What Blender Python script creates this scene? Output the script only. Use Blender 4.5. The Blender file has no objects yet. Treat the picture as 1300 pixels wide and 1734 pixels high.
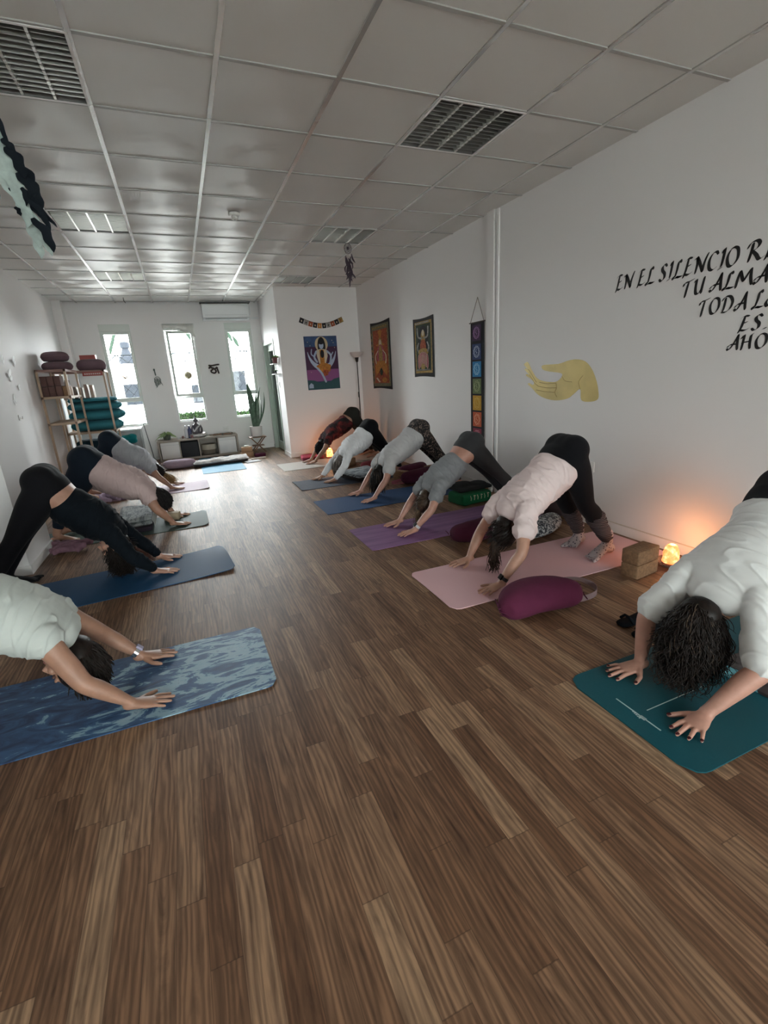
import bpy, math, random
import numpy as np
from mathutils import Vector, noise, Matrix

random.seed(7)
S = bpy.context.scene
C = bpy.context.collection
PI = math.pi

# ---------------------------------------------------------------- camera
def cam_basis(yaw, pit, rol):
    f = np.array([math.sin(yaw)*math.cos(pit), math.cos(yaw)*math.cos(pit), math.sin(pit)])
    r0 = np.array([math.cos(yaw), -math.sin(yaw), 0.0]); u0 = np.cross(r0, f)
    return r0*math.cos(rol)+u0*math.sin(rol), -r0*math.sin(rol)+u0*math.cos(rol), f
_r, _u, _f = cam_basis(.3823, -.2853, -.0587)
cam = bpy.data.cameras.new('camera'); cam_o = bpy.data.objects.new('camera', cam); C.objects.link(cam_o)
M4 = Matrix(((_r[0], _u[0], -_f[0], 0), (_r[1], _u[1], -_f[1], 0), (_r[2], _u[2], -_f[2], 1.36), (0, 0, 0, 1)))
cam_o.matrix_world = M4
cam.sensor_width = 36; cam.sensor_fit = 'AUTO'; cam.lens = 798.4/1734*36
cam.clip_start = .02; cam.clip_end = 200
S.camera = cam_o

# ---------------------------------------------------------------- daylight, exposure
S.view_settings.view_transform = 'Standard'; S.view_settings.look = 'None'
S.view_settings.exposure = 0.15; S.view_settings.gamma = 1; S.view_settings.use_curve_mapping = False
W = bpy.data.worlds.new('overcast_sky'); S.world = W; W.use_nodes = True
_bg = W.node_tree.nodes['Background']; _bg.inputs[0].default_value = (.96, .972, 1, 1); _bg.inputs[1].default_value = 64.0
def portal(name, loc, rot, sx, sy):
    l = bpy.data.lights.new(name, 'AREA'); l.shape = 'RECTANGLE'; l.size = sx; l.size_y = sy
    l.cycles.is_portal = True
    o = bpy.data.objects.new(name, l); C.objects.link(o); o.location = loc; o.rotation_euler = rot
YF = 10.15; YA = 8.456; XC = 1.674; XR = 3.116; XL = -1.735; ZH = 2.8235; YB = -4.2
for _x in (-.90, .17, 1.24):
    portal('window_portal', (_x, YF+.3, 1.55), (-PI/2, 0, 0), .62, 1.85)
portal('shopfront_portal', (.7, YB-.15, 1.35), (PI/2, 0, 0), 4.3, 2.5)

# ---------------------------------------------------------------- materials
MATS = {}
def mat(name, col=(.5, .5, .5), rough=.6, metal=0, spec=.5, bump=0, bscale=40, var=0, vscale=6, sheen=0, col2=None, trans=0, emit=None, estr=0, coat=0):
    if name in MATS: return MATS[name]
    m = bpy.data.materials.new(name); MATS[name] = m; m.use_nodes = True
    nt = m.node_tree; b = nt.nodes['Principled BSDF']
    b.inputs['Base Color'].default_value = (*col, 1); b.inputs['Roughness'].default_value = rough
    b.inputs['Metallic'].default_value = metal; b.inputs['Specular IOR Level'].default_value = spec
    if sheen: b.inputs['Sheen Weight'].default_value = sheen
    if trans: b.inputs['Transmission Weight'].default_value = trans
    if coat: b.inputs['Coat Weight'].default_value = coat
    if emit: b.inputs['Emission Color'].default_value = (*emit, 1); b.inputs['Emission Strength'].default_value = estr
    if var or bump or col2:
        tc = nt.nodes.new('ShaderNodeTexCoord')
        if var or col2:
            n = nt.nodes.new('ShaderNodeTexNoise'); n.inputs['Scale'].default_value = vscale; n.inputs['Detail'].default_value = 5
            nt.links.new(tc.outputs['Object'], n.inputs['Vector'])
            r = nt.nodes.new('ShaderNodeValToRGB'); c2 = col2 or tuple(max(0, c*(1-var)) for c in col)
            r.color_ramp.elements[0].color = (*c2, 1); r.color_ramp.elements[1].color = (*col, 1)
            r.color_ramp.elements[0].position = .38; r.color_ramp.elements[1].position = .62
            nt.links.new(n.outputs[0], r.inputs[0]); nt.links.new(r.outputs[0], b.inputs['Base Color'])
        if bump:
            n = nt.nodes.new('ShaderNodeTexNoise'); n.inputs['Scale'].default_value = bscale; n.inputs['Detail'].default_value = 4
            nt.links.new(tc.outputs['Object'], n.inputs['Vector'])
            bp = nt.nodes.new('ShaderNodeBump'); bp.inputs['Strength'].default_value = bump; bp.inputs['Distance'].default_value = .01
            nt.links.new(n.outputs[0], bp.inputs['Height']); nt.links.new(bp.outputs[0], b.inputs['Normal'])
    return m

class NT:
    """tiny helper for node maths"""
    def __init__(s, m): s.m = m; s.t = m.node_tree; s.n = s.t.nodes; s.l = s.t.links
    def new(s, kind, **kw):
        n = s.n.new(kind)
        for k, v in kw.items(): setattr(n, k, v)
        return n
    def setin(s, sock, v):
        if hasattr(v, 'links') or isinstance(v, bpy.types.NodeSocket): s.l.new(v, sock)
        else: sock.default_value = v
    def math(s, op, a, b=0, c=None):
        n = s.new('ShaderNodeMath', operation=op); s.setin(n.inputs[0], a); s.setin(n.inputs[1], b)
        if c is not None: s.setin(n.inputs[2], c)
        return n.outputs[0]
    def comb(s, x, y, z):
        n = s.new('ShaderNodeCombineXYZ')
        for i, v in enumerate((x, y, z)): s.setin(n.inputs[i], v)
        return n.outputs[0]
    def ramp(s, fac, stops, interp='LINEAR'):
        n = s.new('ShaderNodeValToRGB'); cr = n.color_ramp; cr.interpolation = interp
        while len(cr.elements) < len(stops): cr.elements.new(.5)
        for e, (p, c) in zip(cr.elements, stops): e.position = p; e.color = (*c, 1) if len(c) == 3 else c
        s.l.new(fac, n.inputs[0]); return n.outputs[0]
    def mix(s, fac, a, b, mode='MIX'):
        n = s.new('ShaderNodeMix', data_type='RGBA', blend_type=mode)
        s.setin(n.inputs[0], fac)
        for i, v in ((6, a), (7, b)):
            if isinstance(v, tuple): n.inputs[i].default_value = (*v, 1)
            else: s.l.new(v, n.inputs[i])
        return n.outputs[2]
    def noise(s, vec, scale, detail=4, rough=.5, dist=0):
        n = s.new('ShaderNodeTexNoise'); s.l.new(vec, n.inputs['Vector']); n.inputs['Scale'].default_value = scale
        n.inputs['Detail'].default_value = detail; n.inputs['Roughness'].default_value = rough; n.inputs['Distortion'].default_value = dist
        return n.outputs[0]
    def bump(s, h, strength=.3, dist=.01):
        n = s.new('ShaderNodeBump'); n.inputs['Strength'].default_value = strength; n.inputs['Distance'].default_value = dist
        s.l.new(h, n.inputs['Height']); return n.outputs[0]

def floor_material():
    m = mat('floor_laminate', rough=.3, spec=.30); N = NT(m); b = N.n['Principled BSDF']
    tc = N.new('ShaderNodeTexCoord'); sep = N.new('ShaderNodeSeparateXYZ'); N.l.new(tc.outputs['Object'], sep.inputs[0])
    x, y = sep.outputs[0], sep.outputs[1]
    w = .077
    rowf = N.math('DIVIDE', x, w); row = N.math('FLOOR', rowf); fx = N.math('FRACT', rowf)
    wn = N.new('ShaderNodeTexWhiteNoise', noise_dimensions='1D'); N.l.new(row, wn.inputs['W'])
    yo = N.math('ADD', N.math('DIVIDE', y, .62), N.math('MULTIPLY', wn.outputs[0], 7.0))
    idx = N.math('FLOOR', yo); fy = N.math('FRACT', yo)
    wc = N.new('ShaderNodeTexWhiteNoise', noise_dimensions='2D'); N.l.new(N.comb(row, idx, 0), wc.inputs['Vector'])
    cell = wc.outputs[0]
    base = N.ramp(cell, [(0, (.118, .060, .033)), (.35, (.152, .082, .047)), (.65, (.182, .102, .060)), (.88, (.222, .133, .081)), (1, (.27, .172, .107))])
    # grain running along the room
    gv = N.comb(N.math('ADD', N.math('MULTIPLY', x, 9.5), N.math('MULTIPLY', cell, 37.0)), N.math('ADD', N.math('MULTIPLY', y, .9), N.math('MULTIPLY', cell, 11.0)), cell)
    g1 = N.noise(gv, 2.4, 7, .64, 1.9)
    wv = N.new('ShaderNodeTexWave', wave_type='BANDS', bands_direction='X')
    gv2 = N.comb(N.math('ADD', x, N.math('MULTIPLY', cell, 3.0)), N.math('ADD', N.math('MULTIPLY', y, .10), N.math('MULTIPLY', cell, 5.0)), 0)
    N.l.new(gv2, wv.inputs['Vector']); wv.inputs['Scale'].default_value = 17; wv.inputs['Distortion'].default_value = 11; wv.inputs['Detail'].default_value = 3; wv.inputs['Detail Scale'].default_value = 1.3
    gr = N.math('MULTIPLY', g1, N.math('ADD', N.math('MULTIPLY', wv.outputs[1], .45), .62))
    fac = N.ramp(gr, [(.20, (.46, .42, .39)), (.33, (.86, .84, .82)), (.45, (1.14, 1.14, 1.12)), (.60, (1.62, 1.60, 1.54))])
    col = N.mix(1.0, base, fac, 'MULTIPLY')
    # joints
    ex = N.math('LESS_THAN', N.math('MINIMUM', fx, N.math('SUBTRACT', 1, fx)), .012)
    ey = N.math('LESS_THAN', N.math('MINIMUM', fy, N.math('SUBTRACT', 1, fy)), .0025)
    j = N.math('MAXIMUM', ex, ey)
    col = N.mix(N.math('MULTIPLY', j, .45), col, (.03, .016, .01))
    N.l.new(col, b.inputs['Base Color'])
    rr = N.ramp(g1, [(.3, (.57, .57, .57)), (.7, (.48, .48, .48))]); N.l.new(rr, b.inputs['Roughness'])
    N.l.new(N.bump(N.math('SUBTRACT', g1, N.math('MULTIPLY', j, .5)), .10, .003), b.inputs['Normal'])
    return m
def ceiling_material():
    m = mat('ceiling_tile', (.67, .66, .63), rough=.40); N = NT(m); b = N.n['Principled BSDF']
    tc = N.new('ShaderNodeTexCoord'); sep = N.new('ShaderNodeSeparateXYZ'); N.l.new(tc.outputs['Object'], sep.inputs[0])
    fx = N.math('SUBTRACT', N.math('FRACT', N.math('DIVIDE', N.math('ADD', sep.outputs[0], .194+6), .6)), .5)
    fy = N.math('SUBTRACT', N.math('FRACT', N.math('DIVIDE', N.math('ADD', sep.outputs[1], -2.783+6), .6)), .5)
    tan = N.comb(N.math('MULTIPLY', fy, -1.0), fx, 0)
    nm = N.new('ShaderNodeVectorMath', operation='NORMALIZE'); N.l.new(tan, nm.inputs[0])
    N.l.new(nm.outputs[0], b.inputs['Tangent'])
    b.inputs['Anisotropic'].default_value = .75; b.inputs['Specular IOR Level'].default_value = .6
    n = N.noise(tc.outputs['Object'], 220, 2); N.l.new(N.bump(n, .06, .002), b.inputs['Normal'])
    return m

WALL = mat('wall_paint', (.80, .785, .78), .62, bump=.06, bscale=130)
WALLD = WALL
TRIM = mat('trim_white', (.82, .81, .80), .45)
SKIN = {}
def skin(name, col):
    if name in SKIN: return SKIN[name]
    m = mat(name, col, .5, bump=.05, bscale=220, var=.13, vscale=22); b = m.node_tree.nodes['Principled BSDF']
    b.inputs['Subsurface Weight'].default_value = .08; b.inputs['Subsurface Radius'].default_value = (.02, .008, .005); b.inputs['Subsurface Scale'].default_value = .3
    SKIN[name] = m; return m
def fabric(name, col, var=.12, rough=.9, bump=.25, bscale=26, sheen=.02, weave=True, **k):
    if name in MATS: return MATS[name]
    m = mat(name, col, rough, var=var, bump=bump, bscale=bscale, sheen=sheen, spec=.1, **k)
    return m

# ---------------------------------------------------------------- mesh helpers
class MB:
    def __init__(s): s.v = []; s.f = []; s.m = []; s.mats = []; s.cur = 0
    def use(s, m):
        if m not in s.mats: s.mats.append(m)
        s.cur = s.mats.index(m); return s
    def add(s, v, f):
        k = len(s.v); s.v += [tuple(map(float, p)) for p in v]; s.f += [tuple(i+k for i in q) for q in f]; s.m += [s.cur]*len(f); return s
    def box(s, a, b, rz=0, piv=None):
        x0, y0, z0 = a; x1, y1, z1 = b
        v = [(x0, y0, z0), (x1, y0, z0), (x1, y1, z0), (x0, y1, z0), (x0, y0, z1), (x1, y0, z1), (x1, y1, z1), (x0, y1, z1)]
        if rz:
            px, py = piv or ((x0+x1)/2, (y0+y1)/2); c, n = math.cos(rz), math.sin(rz)
            v = [(px+(x-px)*c-(y-py)*n, py+(x-px)*n+(y-py)*c, z) for x, y, z in v]
        return s.add(v, [(0, 3, 2, 1), (4, 5, 6, 7), (0, 1, 5, 4), (1, 2, 6, 5), (2, 3, 7, 6), (3, 0, 4, 7)])
    def rbox(s, a, b, r=.005, rz=0, piv=None, seg=3):
        """box with rounded vertical corners and softened top/bottom edges"""
        x0, y0, z0 = a; x1, y1, z1 = b; r = min(r, (x1-x0)/2.01, (y1-y0)/2.01, (z1-z0)/2.01)
        def ring(ins, z):
            out = []
            for cx, cy, a0 in ((x1-r, y1-r, 0), (x0+r, y1-r, 90), (x0+r, y0+r, 180), (x1-r, y0+r, 270)):
                for i in range(seg+1):
                    t = math.radians(a0+90*i/seg); q = r-ins
                    out.append((cx+q*math.cos(t), cy+q*math.sin(t), z))
            return out
        e = r*.5
        rings = [ring(e, z0), ring(e*.3, z0+e*.3), ring(0, z0+e), ring(0, z1-e), ring(e*.3, z1-e*.3), ring(e, z1)]
        v = [p for q in rings for p in q]; n = len(rings[0])
        if rz:
            px, py = piv or ((x0+x1)/2, (y0+y1)/2); c, k = math.cos(rz), math.sin(rz)
            v = [(px+(x-px)*c-(y-py)*k, py+(x-px)*k+(y-py)*c, z) for x, y, z in v]
        f = [tuple(range(n-1, -1, -1)), tuple(range(5*n, 6*n))]
        for i in range(5):
            for j in range(n): f.append((i*n+j, i*n+(j+1) % n, (i+1)*n+(j+1) % n, (i+1)*n+j))
        return s.add(v, f)
    def tube(s, pts, r, n=8, lat=None, rb=None, cap=True):
        """lofted tube; r / rb lists of lateral / depth radii"""
        P = [np.array(p, float) for p in pts]; k = len(P)
        ra = r if hasattr(r, '__len__') else [r]*k; rb = ra if rb is None else rb
        base = len(s.v); V = []
        T = []
        for i in range(k):
            t = P[min(i+1, k-1)]-P[max(i-1, 0)]; T.append(t/(np.linalg.norm(t)+1e-12))
        if lat is None:
            a = np.array([0, 0, 1.]) if abs(T[0][2]) < .9 else np.array([1., 0, 0])
        else: a = np.array(lat, float)
        rings = []
        for i in range(k):
            q = a-T[i]*np.dot(a, T[i]); nn = np.linalg.norm(q)
            if nn < 1e-4: q = np.cross(T[i], [0.3, .5, .8]); nn = np.linalg.norm(q)
            n1 = q/nn; n2 = np.cross(T[i], n1)
            if lat is None: a = n1
            rings.append((P[i], n1, n2, ra[i], rb[i], T[i]))
        out = []
        if cap:
            p, n1, n2, x, y, t = rings[0]; h = min(x, y)
            out += [(p-t*h*.85, n1, n2, x*.45, y*.45), (p-t*h*.5, n1, n2, x*.82, y*.82)]
        out += [q[:5] for q in rings]
        if cap:
            p, n1, n2, x, y, t = rings[-1]; h = min(x, y)
            out += [(p+t*h*.5, n1, n2, x*.82, y*.82), (p+t*h*.85, n1, n2, x*.45, y*.45)]
        for p, n1, n2, x, y in out:
            for j in range(n):
                an = 2*PI*j/n; V.append(p+n1*x*math.cos(an)+n2*y*math.sin(an))
        F = []; L = len(out)
        for i in range(L-1):
            for j in range(n): F.append((i*n+j, i*n+(j+1) % n, (i+1)*n+(j+1) % n, (i+1)*n+j))
        F.append(tuple(range(n-1, -1, -1))); F.append(tuple(range((L-1)*n, L*n)))
        return s.add(V, F)
    def ell(s, c, r, ax=None, nu=16, nv=10):
        """ellipsoid, ax = 3 orthonormal axes"""
        c = np.array(c, float); A = np.eye(3) if ax is None else np.array(ax, float)
        V = [c-A[2]*r[2]]; F = []
        for i in range(1, nv):
            ph = -PI/2+PI*i/nv
            for j in range(nu):
                th = 2*PI*j/nu
                V.append(c+A[0]*r[0]*math.cos(ph)*math.cos(th)+A[1]*r[1]*math.cos(ph)*math.sin(th)+A[2]*r[2]*math.sin(ph))
        V.append(c+A[2]*r[2]); t = len(V)-1
        for j in range(nu): F.append((0, 1+(j+1) % nu, 1+j))
        for i in range(nv-2):
            for j in range(nu): F.append((1+i*nu+j, 1+i*nu+(j+1) % nu, 1+(i+1)*nu+(j+1) % nu, 1+(i+1)*nu+j))
        for j in range(nu): F.append((t, 1+(nv-2)*nu+j, 1+(nv-2)*nu+(j+1) % nu))
        return s.add(V, F)
    def lathe(s, c, prof, n=24):
        """prof list of (radius, z)"""
        V = []; F = []
        for r, z in prof:
            for j in range(n): V.append((c[0]+r*math.cos(2*PI*j/n), c[1]+r*math.sin(2*PI*j/n), c[2]+z))
        k = len(prof)
        for i in range(k-1):
            for j in range(n): F.append((i*n+j, i*n+(j+1) % n, (i+1)*n+(j+1) % n, (i+1)*n+j))
        F.append(tuple(range(n-1, -1, -1))); F.append(tuple(range((k-1)*n, k*n)))
        return s.add(V, F)
    def prism(s, poly, org, ux, uy, th):
        """polygon (2-D) extruded along ux x uy by th"""
        o = np.array(org, float); ux = np.array(ux, float); uy = np.array(uy, float); w = np.cross(ux, uy)
        n = len(poly); V = [o+ux*a+uy*b for a, b in poly]+[o+ux*a+uy*b+w*th for a, b in poly]
        F = [tuple(range(n-1, -1, -1)), tuple(range(n, 2*n))]+[(i, (i+1) % n, n+(i+1) % n, n+i) for i in range(n)]
        return s.add(V, F)
    def mesh(s, name):
        me = bpy.data.meshes.new(name); me.from_pydata(s.v, [], s.f)
        for m in s.mats: me.materials.append(m)
        if len(s.mats) > 1: me.polygons.foreach_set('material_index', s.m)
        me.update(); return me
    def build(s, name, m=None, parent=None, smooth=True, angle=40):
        me = s.mesh(name)
        if m and not s.mats: me.materials.append(m)
        return link(name, me, parent, smooth, angle)

def link(name, me, parent=None, smooth=True, angle=40):
    o = bpy.data.objects.new(name, me); C.objects.link(o)
    if smooth:
        me.polygons.foreach_set('use_smooth', [True]*len(me.polygons))
        if angle: me.set_sharp_from_angle(angle=math.radians(angle))
    if parent is not None:
        o.parent = parent; l = parent.location; o.matrix_parent_inverse = Matrix.Translation(-l)
    return o
def tag(o, label=None, cat=None, group=None, kind=None):
    if label: o['label'] = label
    if cat: o['category'] = cat
    if group: o['group'] = group
    if kind: o['kind'] = kind
    return o
def thing(name, loc, label, cat, group=None):
    o = bpy.data.objects.new(name, None); C.objects.link(o); o.location = loc; o.empty_display_size = .1
    return tag(o, label, cat, group)
def struct(name, mb, m=None, parent=None, smooth=False):
    o = mb.build(name, m, parent, smooth)
    if parent is None: o['kind'] = 'structure'
    return o
def catmull(ctrl, sub=5):
    """ctrl rows = tuples of floats; smooth interpolation"""
    A = np.array(ctrl, float); n = len(A); out = []
    for i in range(n-1):
        p0, p1, p2, p3 = A[max(i-1, 0)], A[i], A[i+1], A[min(i+2, n-1)]
        for k in range(sub):
            t = k/sub
            out.append(.5*((2*p1)+(-p0+p2)*t+(2*p0-5*p1+4*p2-p3)*t*t+(-p0+3*p1-3*p2+p3)*t**3))
    out.append(A[-1]); return np.array(out)
def remesh(mb, name, voxel, m, parent, smooth_it=6, weight=None, wrinkle=None):
    me = mb.mesh(name+'_src'); o = bpy.data.objects.new('tmp', me); C.objects.link(o)
    md = o.modifiers.new('r', 'REMESH'); md.mode = 'VOXEL'; md.voxel_size = voxel; md.use_smooth_shade = True
    dg = bpy.context.evaluated_depsgraph_get(); dg.update()
    nm = bpy.data.meshes.new_from_object(o.evaluated_get(dg)); nm.name = name
    bpy.data.objects.remove(o); bpy.data.meshes.remove(me)
    n = len(nm.vertices); co = np.empty(n*3); nm.vertices.foreach_get('co', co); co = co.reshape(-1, 3)
    ed = np.empty(len(nm.edges)*2, dtype=np.int64); nm.edges.foreach_get('vertices', ed); ed = ed.reshape(-1, 2)
    deg = np.bincount(ed.ravel(), minlength=n).astype(float); deg[deg == 0] = 1
    w = np.ones(n) if weight is None else weight(co)
    for it in range(smooth_it):
        acc = np.zeros_like(co)
        for k in range(3):
            acc[:, k] = np.bincount(ed[:, 0], co[ed[:, 1], k], n)+np.bincount(ed[:, 1], co[ed[:, 0], k], n)
        co = co+(acc/deg[:, None]-co)*(.6*w)[:, None]
    nm.vertices.foreach_set('co', co.ravel()); nm.update()
    if wrinkle:
        nr = np.empty(n*3); nm.vertices.foreach_get('normal', nr); nr = nr.reshape(-1, 3)
        d = np.array([wrinkle(p) for p in co]); co = co+nr*d[:, None]
        nm.vertices.foreach_set('co', co.ravel()); nm.update()
    nm.materials.clear(); nm.materials.append(m)
    o = link(name, nm, parent, True, None); return o

# ================================================================ THE ROOM
f = MB().box((XL-.3, YB-.3, -.12), (XR+.3, YF+.25, 0)); struct('floor', f, floor_material())
c = MB()
fixtures = [(-.794+.0, 2.783), (-.794, 5.183), (-.794, 7.583), (1.606, 2.783), (1.606, 5.183), (1.606, 7.583)]
# tile field with openings for the lamps
xs = [-.194+.6*i for i in range(-3, 7)]; ys = [2.783+.6*j for j in range(-12, 13)]
for i in range(len(xs)-1):
    for j in range(len(ys)-1):
        if any(abs(xs[i]-a) < .05 and abs(ys[j]-b) < .05 for a, b in fixtures): continue
        c.box((max(xs[i], XL-.2), ys[j], ZH+.006), (min(xs[i+1], XR+.2), min(ys[j+1], YF+.2), ZH+.02))
ceil = struct('ceiling', c, ceiling_material())
g = MB(); g.use(mat('runner_metal', (.66, .66, .64), .25, metal=.7))
for x in xs[1:-1]: g.box((x-.012, YB, ZH-.002), (x+.012, YF, ZH+.006))
g.use(mat('cross_bar_shade', (.40, .40, .38), .5))  # shade of the gap along the cross bars, put into their colour
for y in ys:
    if YB < y < YF: g.box((XL, y-.011, ZH-.0005), (XR, y+.011, ZH+.0055))
struct('ceiling_grid', g, None)
struct('ceiling_slab', MB().box((XL-.3, YB-.3, ZH+.16), (XR+.3, YF+.3, ZH+.2)), mat('slab', (.2, .2, .2), .9))

struct('wall_left', MB().box((XL-.2, YB-.2, 0), (XL, YF+.25, ZH+.16)), WALL)
struct('wall_right', MB().box((XR, YB-.2, 0), (XR+.2, YA+.2, ZH+.16)), WALL)
struct('wall_alcove', MB().box((XC+.14, YA, 0), (XR, YA+.14, ZH+.16)), WALL)
# short side wall with a doorway
sw = MB(); DY0, DY1, DZ = 9.02, 9.98, 2.02
sw.box((XC, YA, 0), (XC+.14, DY0, ZH+.16)).box((XC, DY1, 0), (XC+.14, YF+.2, ZH+.16)).box((XC, DY0, DZ), (XC+.14, DY1, ZH+.16))
struct('wall_side', sw, WALL)
struct('wall_corridor', MB().box((XC+1.1, YA+.14, 0), (XC+1.15, YF+.25, ZH)).box((XC+.1, YF+.15, 0), (XC+1.15, YF+.25, ZH)), mat('corridor_paint', (.62, .72, .66), .5))
# far wall with three tall window openings
wins = [(-1.15, -.65), (-.10, .43), (.985, 1.49)]
fw = MB(); x = XL-.2; WZ0, WZ1 = .68, 2.47
for a, b in wins:
    fw.box((x, YF, 0), (a, YF+.25, ZH+.16)); fw.box((a, YF, 0), (b, YF+.25, WZ0)); fw.box((a, YF, WZ1), (b, YF+.25, ZH+.16)); x = b
fw.box((x, YF, 0), (XC+.1, YF+.25, ZH+.16)); struct('wall_far', fw, WALL)
# rear wall, behind the camera: shopfront glazing
bw = MB().box((XL-.2, YB-.2, 0), (-1.45, YB, ZH+.16)).box((2.85, YB-.2, 0), (XR+.2, YB, ZH+.16)).box((-1.45, YB-.2, 2.6), (2.85, YB, ZH+.16)).box((-1.45, YB-.2, 0), (2.85, YB, .1))
struct('wall_rear', bw, WALL)
# pier on the left wall and corner boxing
pier = MB().box((XL, 4.27, 0), (-1.30, 4.95, ZH+.02)); struct('wall_left_pier', pier, WALL)
struct('wall_corner_boxing', MB().box((XL, YF-.22, 0), (XL+.13, YF, ZH+.02)), WALL)
struct('wall_right_pilaster', MB().box((XR-.03, 4.36, 0), (XR, 4.48, ZH+.02)), WALL)
struct('trim_3', MB().box((XR-.018, 4.30, 0), (XR, 4.335, ZH)), WALL)
def glass_mat(nm='window_glass', tc=(.95, .98, .97, 1)):
    m = bpy.data.materials.new(nm); m.use_nodes = True; N = NT(m); N.n.remove(N.n['Principled BSDF'])
    out = N.n['Material Output']; t = N.new('ShaderNodeBsdfTransparent'); t.inputs[0].default_value = tc
    g = N.new('ShaderNodeBsdfGlossy'); g.inputs['Roughness'].default_value = .02
    mx = N.new('ShaderNodeMixShader'); fr = N.new('ShaderNodeFresnel'); fr.inputs[0].default_value = 1.35
    N.l.new(fr.outputs[0], mx.inputs[0]); N.l.new(t.outputs[0], mx.inputs[1]); N.l.new(g.outputs[0], mx.inputs[2]); N.l.new(mx.outputs[0], out.inputs[0])
    return m
GLASS = glass_mat()
TINT = glass_mat('dimming_glass', (.40, .415, .405, 1))  # unseen rear pane; tint added to dim the daylight from behind the camera
def frame_rect(mb, x0, x1, z0, z1, y, d=.05, w=.035):
    mb.box((x0, y, z0), (x0+w, y+d, z1)).box((x1-w, y, z0), (x1, y+d, z1)).box((x0+w, y, z0), (x1-w, y+d, z0+w)).box((x0+w, y, z1-w), (x1-w, y+d, z1))
FR = mat('window_frame_white', (.62, .66, .62), .4)
for i, (a, b) in enumerate(wins):
    m = MB(); yy = YF+.07
    frame_rect(m, a, b, WZ0, 2.36, yy, .06, .025); m.box((a+.02, yy, 1.115), (b-.02, yy+.06, 1.16)); m.box((a, yy-.05, 2.355), (b, yy+.07, 2.47))
    w = struct('window_%d' % (i+1), m, FR)
    MB().box((a+.02, yy+.03, WZ0+.02), (b-.02, yy+.034, 1.12)).build('lower_pane', GLASS, w, False)
    sash = MB(); x0, x1, z0, z1 = a+.027, b-.027, 1.16, 2.335
    if i == 1:   # ajar: hinged on its right side, swung into the room
        an = math.radians(11); h = np.array([x1, yy]); ca, sa = math.cos(an), math.sin(an)
        def rt(mbx):
            mbx.v = [(h[0]+(px-h[0])*ca-(py-h[1])*sa, h[1]+(px-h[0])*sa+(py-h[1])*ca, pz) for px, py, pz in mbx.v]; return mbx
        frame_rect(sash, x0, x1, z0, z1, yy-.005, .045, .04); s_ = rt(sash).build('sash', FR, w, False)
        rt(MB().box((x0+.03, yy+.015, z0+.03), (x1-.03, yy+.019, z1-.03))).build('upper_pane', GLASS, s_, False)
    else:
        frame_rect(sash, x0, x1, z0, z1, yy-.005, .045, .03); s_ = sash.build('sash', FR, w, False)
        MB().box((x0+.025, yy+.015, z0+.025), (x1-.025, yy+.019, z1-.025)).build('upper_pane', GLASS, s_, False)
        MB().rbox((x0+.008, yy-.03, 1.72), (x0+.024, yy-.005, 1.80), .004).build('window_handle', FR, s_)
# shopfront (rear window)
m = MB(); frame_rect(m, -1.45, 2.85, .1, 2.6, YB-.12, .06, .06); m.box((.65, YB-.12, .1), (.72, YB-.06, 2.6)); w = struct('window_4', m, mat('anodised', (.4, .4, .4), .4, metal=.8))
MB().box((-1.42, YB-.09, .12), (2.82, YB-.085, 2.58)).build('pane', TINT, w, False)
# door in the side wall
dd = MB().box((XC-.012, DY0-.05, 0), (XC+.15, DY0+.01, DZ+.05)).box((XC-.012, DY1-.01, 0), (XC+.15, DY1+.05, DZ+.05)).box((XC-.012, DY0, DZ-.01), (XC+.15, DY1, DZ+.05))
dr = struct('door_1', dd, mat('door_frame_green', (.42, .5, .44), .4))
dl = MB(); frame_rect(dl, 0, .90, 0.01, 1.99, 0, .035, .07); dl.v = [(XC+.13+y*1.0+.0, DY1-.03-x*.55, z) for x, y, z in dl.v]
dl = MB().box((XC+.06, DY0+.01, .01), (XC+.09, DY0+.09, DZ-.01)).box((XC+.06, DY1-.09, .01), (XC+.09, DY1-.01, DZ-.01)).box((XC+.06, DY0+.09, .01), (XC+.09, DY1-.09, .16)).box((XC+.06, DY0+.09, 1.9), (XC+.09, DY1-.09, DZ-.01))
lf = dl.build('door_leaf', MATS['door_frame_green'], dr, False)
MB().box((XC+.072, DY0+.09, .16), (XC+.078, DY1-.09, 1.9)).build('door_glass', GLASS, lf, False)
MB().tube([(XC+.055, DY0+.05, 1.0), (XC+.02, DY0+.05, 1.0), (XC+.02, DY0+.16, 1.0)], .008).build('door_handle', mat('chrome', (.7, .7, .7), .2, metal=1), lf)
# skirting
BB = TRIM; bh = .075; bt = .012
def skirt(name, a, b): return struct(name, MB().box(a, b), BB)
skirt('baseboard_right', (XR-bt, YB, 0), (XR, 4.31, bh)); skirt('baseboard_right_far', (XR-bt, 4.48, 0), (XR, YA, bh))
skirt('baseboard_right_pilaster', (XR-.03-bt, 4.37, 0), (XR-.03, 4.48, bh))
skirt('baseboard_alcove', (XC, YA-bt, 0), (XR-bt, YA, bh)); skirt('baseboard_side', (XC-bt, YA-bt, 0), (XC, DY0-.05, bh))
skirt('baseboard_side_far', (XC-bt, DY1+.05, 0), (XC, YF, bh)); skirt('baseboard_far', (XL+.13, YF-bt, 0), (XC-bt, YF, bh))
skirt('baseboard_left', (XL, YB, 0), (XL+bt, 4.27, bh)); skirt('baseboard_left_far', (XL, 4.95, 0), (XL+bt, YF-.22, bh))
struct('baseboard_pier', MB().box((XL, 4.27-bt, 0), (-1.30+bt, 4.27, bh)).box((-1.30, 4.27, 0), (-1.30+bt, 4.95, bh)).box((XL, 4.95, 0), (-1.30+bt, 4.95+bt, bh)), BB)
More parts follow.
